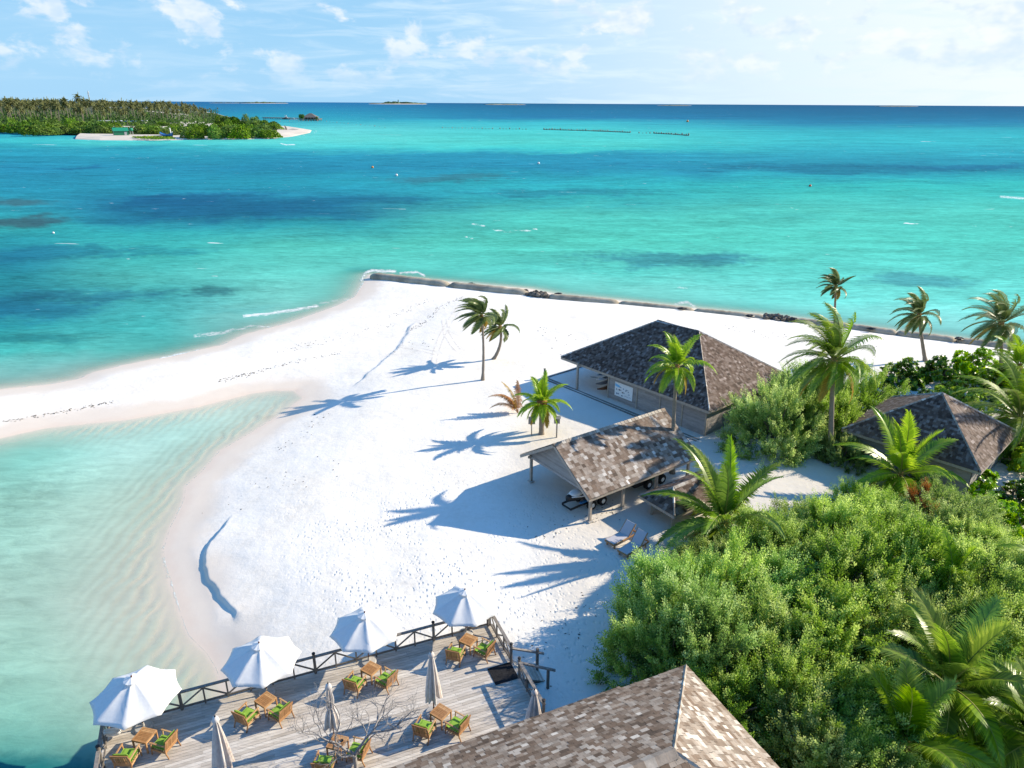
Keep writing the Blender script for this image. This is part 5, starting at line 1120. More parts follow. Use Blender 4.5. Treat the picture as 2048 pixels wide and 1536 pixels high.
# ------------------------------------------------------------------ beach things
def lounger(proto=None):
    t = thing('sun_lounger', 'x', 'sun lounger'); w = .34
    for x, y in ((-.28, .85), (.28, .85), (-.28, -.75), (.28, -.75)): mb = MB(); mb.box(x, y, -.05, .07, .07, .33); mb.build('leg', M['teak'], t)
    mb = MB()
    for s in (-1, 1): mb.bar((s * w, -.98, .29), (s * w, .98, .29), .045, .08)
    mb.bar((-w, .98, .29), (w, .98, .29), .06, .08); mb.bar((-w, -.98, .29), (w, -.98, .29), .045, .08); mb.build('frame', M['teak'], t, bevel=.01)
    mb = MB(); mb.box(0, .37, .32, .62, 1.16, .05); mb.build('mattress', M['lounger_fabric'], t, bevel=.02)
    e = Vector((0, -math.cos(R(48)), math.sin(R(48)))); mb = MB(); mb.bar(Vector((0, -.22, .345)), Vector((0, -.22, .345)) + e * .82, .62, .05, (0, .6, .6)); br = mb.build('backrest', M['lounger_fabric'], t, bevel=.02)
    mb = MB(); 
    for s in (-1, 1): mb.bar(Vector((s * .335, -.22, .32)), Vector((s * .335, -.22, .32)) + e * .86, .04, .05, (0, .6, .6)); mb.bar(Vector((s * .3, -.22, .32)) + e * .6, Vector((s * .3, -.95, .3)), .03, .03)
    mb.build('back_frame', M['teak'], br); return t
lo = lounger(); P = ((1242, 1082), (1266, 1101))
d1 = at(1212, 1088, 1.2) - at(1268, 1058, 1.2); ang = math.atan2(d1.y, d1.x) - math.pi / 2
lo.location = ground(*P[0]); lo.rotation_euler = (0, 0, ang); tag(lo, 'grey-cushioned sun lounger on shaded sand, the one nearer the open shed', 'sun lounger', 'sun loungers on the sand')
l2 = copy_tree(lo); l2.location = ground(*P[1]); l2.rotation_euler = (0, 0, ang + .06); tag(l2, 'grey-cushioned sun lounger on shaded sand, the one against the thicket', 'sun lounger', 'sun loungers on the sand')
def box_post():
    b = ground(1113, 875); h = hgt(832, b); t = thing('box_post', 'small wooden letter box with pitched lid on a post beside the young palm', 'post box', b); mb = MB(); mb.box(0, 0, -.2, .10, .10, h); mb.build('post', M['trim_wood'], t); mb = MB(); mb.box(0, 0, h - .55, .42, .32, .42); bx = mb.build('box', M['siding'], t, bevel=.01)
    mb = MB(); z = h - .13
    mb.face([(-.26, -.22, z), (.26, -.22, z), (.26, 0, z + .15), (-.26, 0, z + .15)]); mb.face([(-.26, 0, z + .15), (.26, 0, z + .15), (.26, .22, z), (-.26, .22, z)]); mb.face([(-.21, -.16, z), (-.21, .16, z), (-.21, 0, z + .13)]); mb.face([(.21, -.16, z), (.21, .16, z), (.21, 0, z + .13)]); mb.build('lid', M['siding'], t)
    b = ground(1063, 871); t = thing('notice_post', 'thin post with a small weathered plate behind the young palm fronds', 'post', b); mb = MB(); mb.box(0, 0, -.2, .08, .08, 1.5); mb.build('post', M['trim_wood'], t); mb = MB(); mb.box(0, -.06, .95, .5, .03, .6); mb.build('plate', M['siding'], t)
    b = ground(1089, 757); mb = MB(); mb.box(0, 0, -.2, .16, .16, 1.1); mb.box(0, 0, .9, .2, .2, .05); o = mb.build('bollard', M['rail_wood']); o.location = b; tag(o, 'short dark wooden bollard at the far corner of the boathouse edging', 'bollard')
box_post()
# --- trailer with the jet ski, and the green cart
def wheels(t, spots, r, w, axis):
    for p in spots:
        mb = MB(); mb.wheel(p, r, w, axis); wl = mb.build('wheel', M['rubber'], t, True); mb = MB(); ax = Vector(axis).normalized()
        for s in (-1, 1): mb.tube([Vector(p) + ax * s * w * .30, Vector(p) + ax * s * (w * .52), Vector(p) + ax * s * (w * .54)], [r * .5, r * .46, r * .18], 14)
        mb.build('rim', M['white_paint'], wl, False)
def jetski():
    wA, wB = at(1183, 1012, 1.25), at(1204, 1003, 1.25); e = (wB - wA).normalized(); n = Vector((-e.y, e.x, 0)); c = (wA + wB) / 2 + n * .62; c.z = gz(c.x, c.y); a = math.atan2(e.y, e.x); gapx = (wB - wA).length / 2
    t = thing('boat_trailer', 'black twin-axle beach trailer with fat tyres under the open shed', 'trailer', c, a); wheels(t, [(-gapx, -.62, .3), (gapx, -.62, .3), (-gapx, .62, .3), (gapx, .62, .3)], .31, .26, (0, 1, 0)); mb = MB()
    for y in (-.42, .42): mb.bar((-1.9, y, .42), (1.5, y, .42), .08, .1)
    for x in (-1.9, -gapx, gapx, 1.5): mb.bar((x, -.6 if abs(x) < 1 else -.42, .36), (x, .6 if abs(x) < 1 else .42, .36), .07, .08)
    mb.build('chassis', M['black'], t); mb = MB(); mb.box(.1, -.33, .46, 2.4, .16, .09); mb.box(.1, .33, .46, 2.4, .16, .09); mb.build('bunk', M['blue_paint'], t)
    j = thing('jet_ski', 'black and white jet ski lying on the beach trailer', 'jet ski', c + Vector((0, 0, .55)) - e * .35, a); V = []; F = []; K = 16; m = 14
    for i in range(K + 1):
        s = i / K; x = -1.55 + 3.0 * s; w = .56 * (math.sin(math.pi * min(.5, .06 + .62 * s)) ** .8); hh = .34 + .16 * math.sin(math.pi * min(1, s * 1.15)) * (1 if s < .6 else .6); k0 = .10 * (1 - s) ** 2
        for k in range(m):
            q = 2 * math.pi * k / m; cy, cz = math.cos(q), math.sin(q); V.append((x, w * cy, .26 + k0 * 1.6 + (hh * .55 * cz if cz > 0 else .26 * cz)))
    for i in range(K):
        for k in range(m): F.append([i * m + k, (i + 1) * m + k, (i + 1) * m + (k + 1) % m, i * m + (k + 1) % m])
    F.append(list(range(m))); F.append([K * m + k for k in range(m)][::-1]); mesh_np('hull', V, F, None, M['black'], j, True)
    mb = MB(); mb.blob((-.75, 0, .55), .42, (1.5, .8, .45), 14, 8, 0); mb.build('hood', M['white_paint'], j, True); mb = MB(); mb.blob((.45, 0, .58), .30, (2.2, .62, .62), 14, 8, 0); mb.build('saddle', M['rubber'], j, True)
    mb = MB(); mb.tube([(-.35, -.36, .80), (-.28, -.1, .82), (-.28, .1, .82), (-.35, .36, .80)], .025, 7); mb.tube([(-.45, 0, .6), (-.28, 0, .82)], .05, 7); mb.build('handlebar', M['black'], j, True); mb = MB()
    for s in (-1, 1): mb.tube([(-1.35, s * .20, .50), (-.8, s * .46, .50), (0, s * .54, .44), (1.2, s * .54, .42)], .03, 6)
    mb.build('white_stripe', M['white_paint'], j, True)
    p = at(1297, 971, 1.3); q = at(1321, 961, 1.3); e2 = (q - p).normalized(); a = math.atan2(e2.y, e2.x); c = (p + q) / 2 + Vector((-e2.y, e2.x, 0)) * .5; c.z = gz(c.x, c.y); t = thing('beach_buggy', 'green utility buggy with fat black tyres parked at the far end of the open shed', 'buggy', c, a)
    wheels(t, [(-.62, -.5, .33), (.62, -.5, .33), (-.62, .5, .33), (.62, .5, .33)], .33, .26, (0, 1, 0)); mb = MB(); mb.bar((-.95, 0, .52), (1.0, 0, .52), .75, .22); mb.bar((.35, 0, .74), (1.05, 0, .66), .62, .22); mb.build('body', M['green_paint'], t, bevel=.05)
    mb = MB(); mb.box(-.25, 0, .63, .55, .5, .14); mb.box(-.55, 0, .74, .1, .5, .32); mb.build('seat', M['rubber'], t, bevel=.03); mb = MB(); mb.tube([(.3, 0, .8), (.22, 0, 1.02)], .02, 6); mb.torus((.2, 0, 1.04), .16, .018, (-.5, 0, .85), 18, 6); mb.build('steering_wheel', M['black'], t, True)
    mb = MB(); mb.box(-1.35, 0, .38, .8, .9, .06); mb.bar((-1.75, -.45, .52), (-1.75, .45, .52), .04, .25); mb.bar((-1.75, -.45, .52), (-.95, -.45, .52), .04, .25); mb.bar((-1.75, .45, .52), (-.95, .45, .52), .04, .25); mb.build('cargo_tray', M['black'], t)
jetski()
# --- the sea wall of sand-filled tubes
GROYNE = [(742, 554), (900, 573), (1057, 590), (1097, 596), (1238, 609), (1388, 624), (1530, 638), (1580, 643), (1700, 656), (1793, 669), (1912, 683), (2060, 701)]
def sea_wall():
    W = [at(x, y, .25) for x, y in GROYNE]; rad = [.85, .85, None, .75, .65, .62, None, .62, .6, .6, .6]; lab = ['long dark sand-filled tube at the seaward tip of the sea wall', 'sand-filled tube of the sea wall just left of the rock patch nearest the tip', None, 'sand-filled tube of the sea wall just right of the rock patch nearest the tip', 'pale sand-filled tube of the sea wall above the peak of the boathouse', 'pale sand-filled tube of the sea wall behind the boathouse ridge', None, 'sand-filled tube of the sea wall right of the second rock patch', 'sand-filled tube of the sea wall behind the biggest palm', 'sand-filled tube of the sea wall behind the grey-green palm', 'sand-filled tube of the sea wall at the right edge']
    for k in range(len(W) - 1):
        a, b = W[k], W[k + 1]; d = b - a
        if rad[k] is None:
            t = thing('rock_pile', 'pile of brown rocks filling a gap near the tip of the sea wall' if k < 4 else 'pile of dark rocks filling a gap in the sea wall right of the boathouse', 'rock pile', a, 0, 'rock patches in the sea wall'); r = random.Random(k); mb = MB()
            for i in range(70):
                s = r.random(); p = d * s + Vector((r.gauss(0, .3), r.gauss(0, .5), r.uniform(0, .45))); mb.blob(p, r.uniform(.16, .34), (1.2, .9, .8), 7, 5, .25)
            mb.build('rocks', M['dark_rock'], t); continue
        n = 22; mb = MB(); pts = []; rr = []; r = random.Random(k + 40)
        for i in range(n + 1):
            s = i / n; pts.append(a.lerp(b, s) + Vector((0, r.gauss(0, .04), 0))); e = min(s, 1 - s) * n; rr.append(rad[k] * (1 - .55 * max(0, 1 - e / 2.0) ** 2) * (1 + r.gauss(0, .025)) * (.93 if i % 7 == 3 else 1))
        o0 = a.lerp(b, .5); b0 = len(mb.v); mb.tube([p - o0 for p in pts], rr, 16); mb.v = [(x, y, z * .86 + (.0)) for x, y, z in mb.v]
        o = mb.build('sand_tube', M['geotextile'], None, True); o.location = o0; tag(o, lab[k], 'sand tube', 'sand-filled tubes of the sea wall')
    for i, (x, y, lb) in enumerate([(942, 568, 'dark hole patch on the long tube nearest the tip'), (1050, 581, 'dark scrap on the tube beside the first rock patch'), (1117, 588, 'dark scrap right of the first rock patch'), (1363, 617, 'dark flap of fabric on the tube above the boathouse peak'), (1500, 632, 'dark flap of fabric just left of the second rock patch'), (1587, 638, 'dark flap of fabric right of the second rock patch'), (1742, 657, 'dark flap of fabric behind the biggest palm'), (1918, 677, 'dark flap of fabric near the ragged palm')]):
        p = at(x, y, .75); mb = MB(); mb.blob((0, 0, .02), .42, (1.25, .7, .35), 9, 5, .3); o = mb.build('torn_fabric', M['black']); o.location = p; tag(o, lb, 'torn fabric', 'dark scraps on the sea wall')
sea_wall()
# wrack lines and crumbs on the sand: nobody could count them
def wrack():
    V = []; F = []; C = []; r = np.random.RandomState(3)
    lines = [([(0, 846), (60, 835), (130, 823), (200, 808), (225, 805)], 110, .35), ([(440, 762), (480, 752), (520, 742), (600, 722), (680, 705)], 120, .5), ([(560, 700), (620, 690), (700, 668), (780, 650)], 60, 1.2), ([(925, 594), (880, 615), (850, 645), (820, 660)], 120, .5), ([(780, 635), (860, 600)], 40, .8), ([(560, 900), (620, 860), (640, 830)], 25, .8), ([(470, 1000), (560, 960), (700, 930)], 30, 2.5), ([(1450, 655), (1600, 680), (1750, 690)], 60, 1.5), ([(1080, 650), (1150, 680), (1100, 720)], 25, 2.5), ([(1060, 1080), (1180, 1040), (1230, 1010)], 60, .8), ([(1050, 1350), (1150, 1250), (1200, 1180)], 50, 1.5), ([(800, 700), (830, 680), (870, 690)], 20, 1.5)]
    for pts, n, sp in lines:
        P = [ground(x, y) for x, y in pts]
        for i in range(n):
            s = r.rand() * (len(P) - 1); k = int(s); q = P[k].lerp(P[k + 1], s - k); x, y = q.x + r.normal() * sp * .5, q.y + r.normal() * sp * .5; z = gz(x, y) + .012; l = r.uniform(.03, .12) * (1.1 if q.y > 50 else .7); w = l * r.uniform(.2, .6); a = r.rand() * 6.28; e = np.array([math.cos(a), math.sin(a), 0]); f = np.array([-e[1], e[0], 0]); c = np.array([x, y, z]); b = len(V)
            V += [c - e * l, c - f * w, c + e * l, c + f * w, c + np.array([0, 0, .03])]; F += [[b, b + 1, b + 4], [b + 1, b + 2, b + 4], [b + 2, b + 3, b + 4], [b + 3, b, b + 4]]; C += [r.rand()] * 4
    tag(mesh_np('seaweed_debris', V, F, C, M['seaweed']), kind='stuff')
wrack()
pmat('track_sand', (.68, .635, .57), .95, .1, noise=.2, nscale=3)
def tracks():
    mb = MB()
    for pts in ([(915, 612), (893, 645), (878, 672), (866, 705), (862, 735)], [(925, 614), (903, 647), (888, 674), (876, 707), (872, 737)], [(884, 640), (887, 668), (900, 690), (915, 706)], [(893, 638), (897, 664), (910, 686), (924, 702)], [(800, 690), (840, 696), (880, 706)], [(798, 694), (838, 701), (876, 711)]):
        P = [ground(x, y) for x, y in pts]; Q = []
        for a, b in zip(P[:-1], P[1:]): Q += [a.lerp(b, k / 6) for k in range(6)]
        for a, b in zip(Q[:-1], Q[1:]):
            d = (b - a); d.z = 0; d.normalize(); n = Vector((-d.y, d.x, 0)) * .075; z0, z1 = gz(a.x, a.y) + .006, gz(b.x, b.y) + .006
            if rnd.random() < .12: continue
            mb.face([(a.x - n.x, a.y - n.y, z0), (b.x - n.x, b.y - n.y, z1), (b.x + n.x, b.y + n.y, z1), (a.x + n.x, a.y + n.y, z0)])
    tag(mb.build('tyre_tracks', M['track_sand']), kind='structure')
tracks()
# ------------------------------------------------------------------ out on the water
def buoy(px, py, r, mat, label):
    p = at(px, py, 0); r *= .55; t = thing('buoy', label, 'buoy', p, 0, 'mooring buoys'); mb = MB(); mb.blob((0, 0, r * .55), r, (1, 1, .95), 14, 8, 0); mb.build('float', M[mat], t, True); mb = MB(); mb.tube([(0, 0, r * 1.4), (0, 0, r * 2.0)], [r * .16, r * .1], 6); mb.torus((0, 0, r * .5), r * 1.0, r * .06, n=16, m=5); mb.build('fitting', M['black'], t)
for a in [(107, 467, .42, 'white_paint', 'white buoy near the dark reef patches at the left edge'), (745, 336, .9, 'orange_plastic', 'orange buoy on the blue band right of the dark reef'), (793, 352, .9, 'white_paint', 'white buoy just left of the brown reef patch'), (1077, 328, 1.0, 'white_paint', 'white buoy right of the brown reef patch'), (1620, 373, .75, 'red_plastic', 'red-orange buoy alone on the green water at the right'), (1375, 244, 3.2, 'orange_plastic', 'orange buoy far off above the breakwater end')]: buoy(*a)
def breakwater():
    segs = [([(885, 256), (985, 258)], 'sparse row of breakwater heads nearest the jetty', 16, .55), ([(1000, 258), (1052, 259)], 'short row of breakwater heads left of the long one', 9, .7), ([(1088, 259.5), (1180, 262), (1260, 265.5)], 'longest dark row of breakwater heads', 34, 1.0), ([(1278, 266.5), (1300, 267)], 'two or three scattered breakwater heads between the rows', 4, .7), ([(1308, 267), (1345, 269), (1377, 271.5)], 'rightmost dark row of breakwater heads', 16, 1.0), ([(560, 243), (650, 243), (770, 255)], 'faint dotted row of breakwater heads by the jetty', 30, .4)]
    for pts, lb, n, s in segs:
        W = [at(x, y, 0) for x, y in pts]; t = thing('breakwater', lb, 'breakwater', W[0], 0, 'rows of breakwater heads'); mb = MB(); caps = MB(); d = W[-1] - W[0]; r = random.Random(n)
        for i in range(n):
            f = i / (n - 1) * (len(W) - 1); k = min(int(f), len(W) - 2); p = W[k].lerp(W[k + 1], f - k) - W[0]; h = s * r.uniform(.7, 1.5); mb.tube([(p.x, p.y, -.5), (p.x, p.y, h)], .4 * s + .2, 6)
            if s >= .99 and i < n - 1: q = W[k].lerp(W[k + 1], min(1, f - k + .8 * (len(W) - 1) / (n - 1))) - W[0]; mb.bar((p.x, p.y, .2), (q.x, q.y, .2), 1.2, .5)
            if i % 3 == 0: caps.tube([(p.x, p.y, h), (p.x, p.y, h + .5)], .55, 6)
        mb.build('piles', M['dark_rock'], t); caps.build('pile_caps', M['trim_wood'], t)
breakwater()
# ------------------------------------------------------------------ the neighbouring island
def far_palm_mesh(seed):
    r = random.Random(seed); mb = MB(); H = 1.0; V = []; 
    mb.tube(curve_pts((0, 0, 0), (.03, 0, .5), (r.uniform(-.05, .05), 0, .98), 4), [.016, .013, .011, .010, .009], 5, c=.5)
    tr = (mb.v, mb.f, mb.c); mb = MB(); top = Vector(tr[0][-1])
    for k in range(22):
        az = k * 2.4 + r.random(); el = R(75) - R(120) * k / 21; V_, F_, C_, _ = frond_np(.29 * r.uniform(.8, 1.15), az, el, 1.6, .75, 9, .085, .026, .7); b = len(mb.v); mb.v += [tuple(Vector(v) * 1.0 + top) for v in V_]; mb.f += [[b + i for i in f] for f in F_]; mb.c += C_
    return tr, (mb.v, mb.f, mb.c)
def far_island():
    protos = []
    for s in range(5):
        (tv, tf, tc), (cv, cf, cc) = far_palm_mesh(500 + s); t = thing('distant_palm', 'x', 'palm'); mesh_np('trunk', tv, tf, tc, M['bark'], t); mesh_np('crown', cv, cf, cc, M['far_palm_leaf'], t); protos.append([t, False])
    r = random.Random(77)
    GP = 'palms of the neighbouring island'; LP = 'tall coconut palm in the crowded grove on the neighbouring island'
    def topline(x): return np.interp(x, [-60, 0, 60, 170, 250, 340, 390, 425, 440], [201, 203, 204, 205, 207, 208, 212, 226, 236])
    spots = []
    for row, (yb, n, j) in enumerate([(226, 46, 3), (231, 50, 4), (236, 52, 6), (241, 52, 9), (246, 46, 14), (250, 26, 20)]):
        for i in range(n):
            x = -40 + (478 - row * 6) * (i + r.uniform(.1, .9)) / n
            if x > 438: continue
            spots.append((x, yb + r.uniform(-2, 2) - .012 * max(0, x - 250), topline(x) + r.uniform(-2, j)))
    spots += [(168, 244, 195.5), (97, 250, 213), (168, 252, 214), (120, 250, 212)]
    for i, (x, yb, yt) in enumerate(spots):
        p = at(x, yb, 1.8); h = max(8.0, hgt(yt, p)); pr = protos[i % 5]; o = copy_tree(pr[0]) if pr[1] else pr[0]; pr[1] = True
        lean = r.uniform(-.06, .06); o.location = p; o.scale = (h * r.uniform(.85, 1.1),) * 2 + (h,); o.rotation_euler = (lean, r.uniform(-.08, .03), r.uniform(-.5, .5)); tag(o, LP, 'palm', GP)
    # a dark understorey behind and between the trunks that reads as one mass
    mb = []; V = []; F = []; C = []; rs = np.random.RandomState(9); N = 13000
    for i in range(N):
        x = rs.uniform(-60, 436); yb = rs.uniform(222, 254) - .02 * max(0, x - 250); p = at(x, yb, 1.5); hmx = max(3., hgt(topline(x) + 9, p)) ; z = 1.5 + hmx * rs.uniform(0, .60) * (1 - .45 * (yb - 222) / 32); c = np.array([p.x + rs.normal() * 2, p.y + rs.normal() * 4, z]); s = rs.uniform(.7, 1.9); u = rs.normal(size=3); u /= np.linalg.norm(u); w = np.cross(u, rs.normal(size=3)); w /= np.linalg.norm(w); b = len(V); V += [c - u * s, c - w * s * .6, c + u * s, c + w * s * .6]; F.append((b, b + 1, b + 2, b + 3)); C.append(np.clip(rs.normal(.16, .13), 0, 1))
    tag(mesh_np('island_undergrowth', V, np.array(F), C, M['far_leaf']), kind='stuff')
    # shore shrubs
    protos2 = []
    for s in range(4):
        rr = np.random.RandomState(60 + s); V = []; F = []; C = []
        lob = [(rr.normal(size=3), rr.uniform(.15, .4)) for _ in range(7)]
        for i in range(1100):
            d = rr.normal(size=3); d[2] = abs(d[2]) - .15; d /= np.linalg.norm(d); k = .8 + sum(a * max(0, float(d @ (v / np.linalg.norm(v)))) ** 8 for v, a in lob); c = d * k * rr.uniform(.78, 1.02); c[2] = max(c[2], .02); s_ = rr.uniform(.05, .12); u = rr.normal(size=3) + d * .2; u /= np.linalg.norm(u); w = np.cross(u, d + .4 * rr.normal(size=3)); w /= np.linalg.norm(w) + 1e-6; b = len(V); V += [c - u * s_, c - w * s_ * .6, c + u * s_, c + w * s_ * .6]; F.append((b, b + 1, b + 2, b + 3)); C.append(np.clip(rr.normal(.45, .18) + .35 * (k - 1), 0, 1))
        t = thing('distant_shrub', 'x', 'shrub'); mesh_np('crown', V, np.array(F), C, M['far_leaf'], t); m_ = MB()
        for k in range(5): a = k * 1.3; m_.tube([(0, 0, -.1), (.25 * math.cos(a), .25 * math.sin(a), .35), (.5 * math.cos(a), .5 * math.sin(a), .62)], [.035, .03, .02], 5)
        m_.build('stems', M['shrub_stem'], t); protos2.append([t, False])
    GS = 'shrubs along the shore of the neighbouring island'
    sh = []
    for i in range(26): x = -40 + 250 * (i + r.uniform(0, 1)) / 26; sh.append((x, 262 + r.uniform(-3, 3) + .02 * x, r.uniform(236, 247)))
    for i in range(16): x = 60 + 260 * (i + r.uniform(0, 1)) / 16; sh.append((x, 269 - (3 if 225 < x < 275 else 0) + r.uniform(-3, 1.2) - .5, r.uniform(244, 254)))
    for i in range(46):
        x = 285 + 270 * (i + r.uniform(0, 1)) / 46; f = np.interp(x, [285, 380, 440, 500, 560], [246, 240, 233, 235, 243]); yb = 257 + 20 * r.random() ** .7 - (5 if x < 360 else 0); sh.append((min(x, 556), yb, f + (yb - 256) * .75 + r.uniform(-2, 5)))
    for x, t_ in ((440, 229), (455, 226), (470, 227), (492, 230), (510, 232), (530, 234), (548, 238)): sh.append((x, 252 if x < 500 else 258, t_))
    for i, (x, yb, yt) in enumerate(sh):
        p = at(x, yb, 1.0); h = max(3.0, hgt(yt, p)); pr = protos2[i % 4]; o = copy_tree(pr[0]) if pr[1] else pr[0]; pr[1] = True; o.location = p; w = r.uniform(5.0, 9.5); o.scale = (w, w, h / 1.05); o.rotation_euler = (0, 0, r.uniform(0, 6.28))
        tag(o, 'rounded green shrub among many along the shore of the neighbouring island' if x < 285 else 'dark green shrub on the low wooded point of the neighbouring island', 'shrub', GS if x < 285 else 'shrubs on the wooded point of the neighbouring island')
    # long low building, green shed, boat, mast
    p0, p1 = at(185, 247, 1.8), at(291, 247.5, 1.8); e = (p1 - p0).normalized(); n = Vector((-e.y, e.x, 0)); L = (p1 - p0).length; hh = hgt(240.5, p0)
    t = thing('long_building', 'long low white-roofed building among the palms of the neighbouring island', 'building', p0); mb = MB(); mb.bar(n * 4 + Vector((0, 0, hh * .33)), e * L + n * 4 + Vector((0, 0, hh * .33)), 8, hh * .66); mb.build('wall', M['concrete'], t); mb = MB(); z0, z1 = hh * .68, hh; A = [Vector((0, 0, z0)) - e * 1 - n, e * (L + 1) + Vector((0, 0, z0)) - n, e * (L + 1) + n * 4 + Vector((0, 0, z1)), n * 4 - e + Vector((0, 0, z1)), n * 9 - e + Vector((0, 0, z0)), n * 9 + e * (L + 1) + Vector((0, 0, z0))]
    mb.face([A[0], A[1], A[2], A[3]]); mb.face([A[3], A[2], A[5], A[4]]); mb.face([A[0], A[3], A[4]]); mb.face([A[1], A[5], A[2]]); mb.build('roof', M['white_paint'], t); mb = MB()
    for k in range(12): c = e * L * (k + .5) / 12 - n * .03; mb.bar(c + Vector((0, 0, hh * .2)), c + Vector((0, 0, hh * .5)), .1, L / 30, e)
    mb.build('windows', M['black'], t)['kind'] = 'stuff'
    p0, p1 = at(229, 272.5, 1.0), at(258, 272, 1.0); e = (p1 - p0).normalized(); n = Vector((-e.y, e.x, 0)); L = (p1 - p0).length; hh = hgt(255.5, p0); t = thing('green_shed', 'bright green corrugated shed on the beach of the neighbouring island', 'shed', p0); mb = MB(); mb.bar(n * 3 + Vector((0, 0, hh * .31)), e * L + n * 3 + Vector((0, 0, hh * .31)), 6, hh * .62); mb.build('wall', M['green_paint'], t); mb = MB(); z0, z1 = hh * .6, hh; A = [Vector((0, 0, z0)) - e * .4 - n * .5, e * (L + .4) - n * .5 + Vector((0, 0, z0)), e * (L + .4) + n * 3 + Vector((0, 0, z1)), n * 3 - e * .4 + Vector((0, 0, z1)), n * 6.5 - e * .4 + Vector((0, 0, z0)), n * 6.5 + e * (L + .4) + Vector((0, 0, z0))]
    pmat('green_roof', (.02, .24, .14), .5, .3); mb.face([A[0], A[1], A[2], A[3]]); mb.face([A[3], A[2], A[5], A[4]]); mb.face([A[0], A[3], A[4]]); mb.face([A[1], A[5], A[2]]); mb.build('roof', M['green_roof'], t); mb = MB(); mb.bar(e * L * .8 - n * .05 + Vector((0, 0, .2)), e * L * .8 - n * .05 + Vector((0, 0, hh * .5)), .1, 1.6, e); mb.build('door', M['grey_metal'], t)
    p = at(264, 271, 1.0); hh = hgt(256, p); t = thing('water_tank', 'green tank on a light stand beside the green shed', 'tank', p); mb = MB(); mb.lathe([(0, hh * .6), (1.3, hh * .6), (1.4, hh * .9), (.9, hh), (0, hh)], n=14); mb.build('tank', M['green_roof'], t, True); mb = MB()
    for a in range(4): mb.tube([(math.cos(a * 1.57) * 1.3, math.sin(a * 1.57) * 1.3, 0), (math.cos(a * 1.57), math.sin(a * 1.57), hh * .6)], .14, 6)
    mb.build('stand', M['grey_metal'], t)
    p0, p1 = at(321, 273, 1.2), at(346, 274.5, 1.2); e = (p1 - p0).normalized(); L = (p1 - p0).length; t = thing('wooden_boat', 'old blue wooden boat with a high white stern post drawn up on the grass', 'boat', (p0 + p1) / 2, math.atan2(e.y, e.x)); V = []; F = []; K = 12
    for i in range(K + 1):
        s = i / K; x = (s - .5) * L; w = 1.5 * math.sin(math.pi * min(.97, max(.04, s))) ** .6; sh_ = 1.4 * abs(2 * s - 1) ** 2.5
        V += [(x, 0, .1 + sh_ * .4), (x, -w * .7, .6 + sh_ * .7), (x, -w, 1.7 + sh_), (x, w, 1.7 + sh_), (x, w * .7, .6 + sh_ * .7), (x, -w * .8, 1.5 + sh_), (x, w * .8, 1.5 + sh_)]
    for i in range(K):
        b, c = i * 7, i * 7 + 7
        for q0, q1 in ((2, 1), (1, 0), (0, 4), (4, 3), (2, 5), (5, 6), (6, 3)): F.append([b + q0, c + q0, c + q1, b + q1])
    mesh_np('hull', V, F, None, M['blue_paint'], t, False); mb = MB(); mb.bar((L * .40, 0, 1.5), (L * .36, 0, 6.0), .5, .3); mb.bar((L * .40, 0, 1.5), (L * .52, 0, 3.6), .45, .3); mb.build('stern_post', M['white_paint'], t)
    p = at(186, 236, 1.8); hh = hgt(183, p); t = thing('radio_mast', 'thin lattice mast with antennas rising above the palms of the neighbouring island', 'mast', p); mb = MB()
    for a in range(3):
        c, s = math.cos(a * 2.09), math.sin(a * 2.09); mb.tube([(c * 1.2, s * 1.2, 0), (c * .45, s * .45, hh)], .16, 5)
        for k in range(14): z0, z1 = hh * k / 14, hh * (k + 1) / 14; r0, r1 = 1.2 - .75 * k / 14, 1.2 - .75 * (k + 1) / 14; c2, s2 = math.cos((a + 1) * 2.09), math.sin((a + 1) * 2.09); mb.tube([(c * r0, s * r0, z0), (c2 * r1, s2 * r1, z1)], .09, 4)
    mb.build('lattice', M['grey_metal'], t); mb = MB()
    for k, (z, a) in enumerate(((.97, .3), (.92, 2.2), (.88, 4.0), (.83, 1.2))): mb.bar((math.cos(a) * .7, math.sin(a) * .7, hh * z - 1.3), (math.cos(a) * .7, math.sin(a) * .7, hh * z + 1.3), .5, .3)
    mb.build('antennas', M['white_paint'], t); mb = MB(); mb.tube([(0, 0, hh), (0, 0, hh + 2.5)], [.12, .05], 5); mb.build('spike', M['grey_metal'], t)
    # grass patch by the shed
    P = [at(x, y, 1.75) for x, y in ((262, 273), (300, 271.5), (345, 272.5), (350, 276.5), (318, 277.5), (280, 276))]; c = sum(P, Vector()) / 6; mb = MB()
    r2 = random.Random(4)
    for i in range(700):
        k = r2.randrange(6); q = c.lerp(P[k].lerp(P[(k + 1) % 6], r2.random()), math.sqrt(r2.random())); a = r2.uniform(0, 6.28); d = Vector((math.cos(a), math.sin(a), 0)) * r2.uniform(.5, 1.0); q.z = 1.35; mb.face([q - d, q + d, q + d * .4 + Vector((.3 * d.y, -.3 * d.x, r2.uniform(.4, .9)))])
    tag(mb.build('beach_grass', M['far_leaf']), kind='stuff')
    # driftwood and a dark post on the sandy point
    p = at(574, 261, .9); t = thing('driftwood', 'dark upright stump on the white sandy point', 'driftwood', p); mb = MB(); mb.tube([(0, 0, -.3), (-.6, 0, 2.0), (-1.6, 0, 4.2)], [1.0, .8, .3], 7); mb.build('stump', M['dark_rock'], t)
    p = at(586, 260.5, .9); t = thing('driftwood', 'pale fallen trunk lying on the white sandy point', 'driftwood', p); mb = MB(); mb.tube([(-4, 0, .4), (0, .5, .7), (5, 0, .5)], [.5, .6, .25], 7); mb.build('log', M['trim_wood'], t)
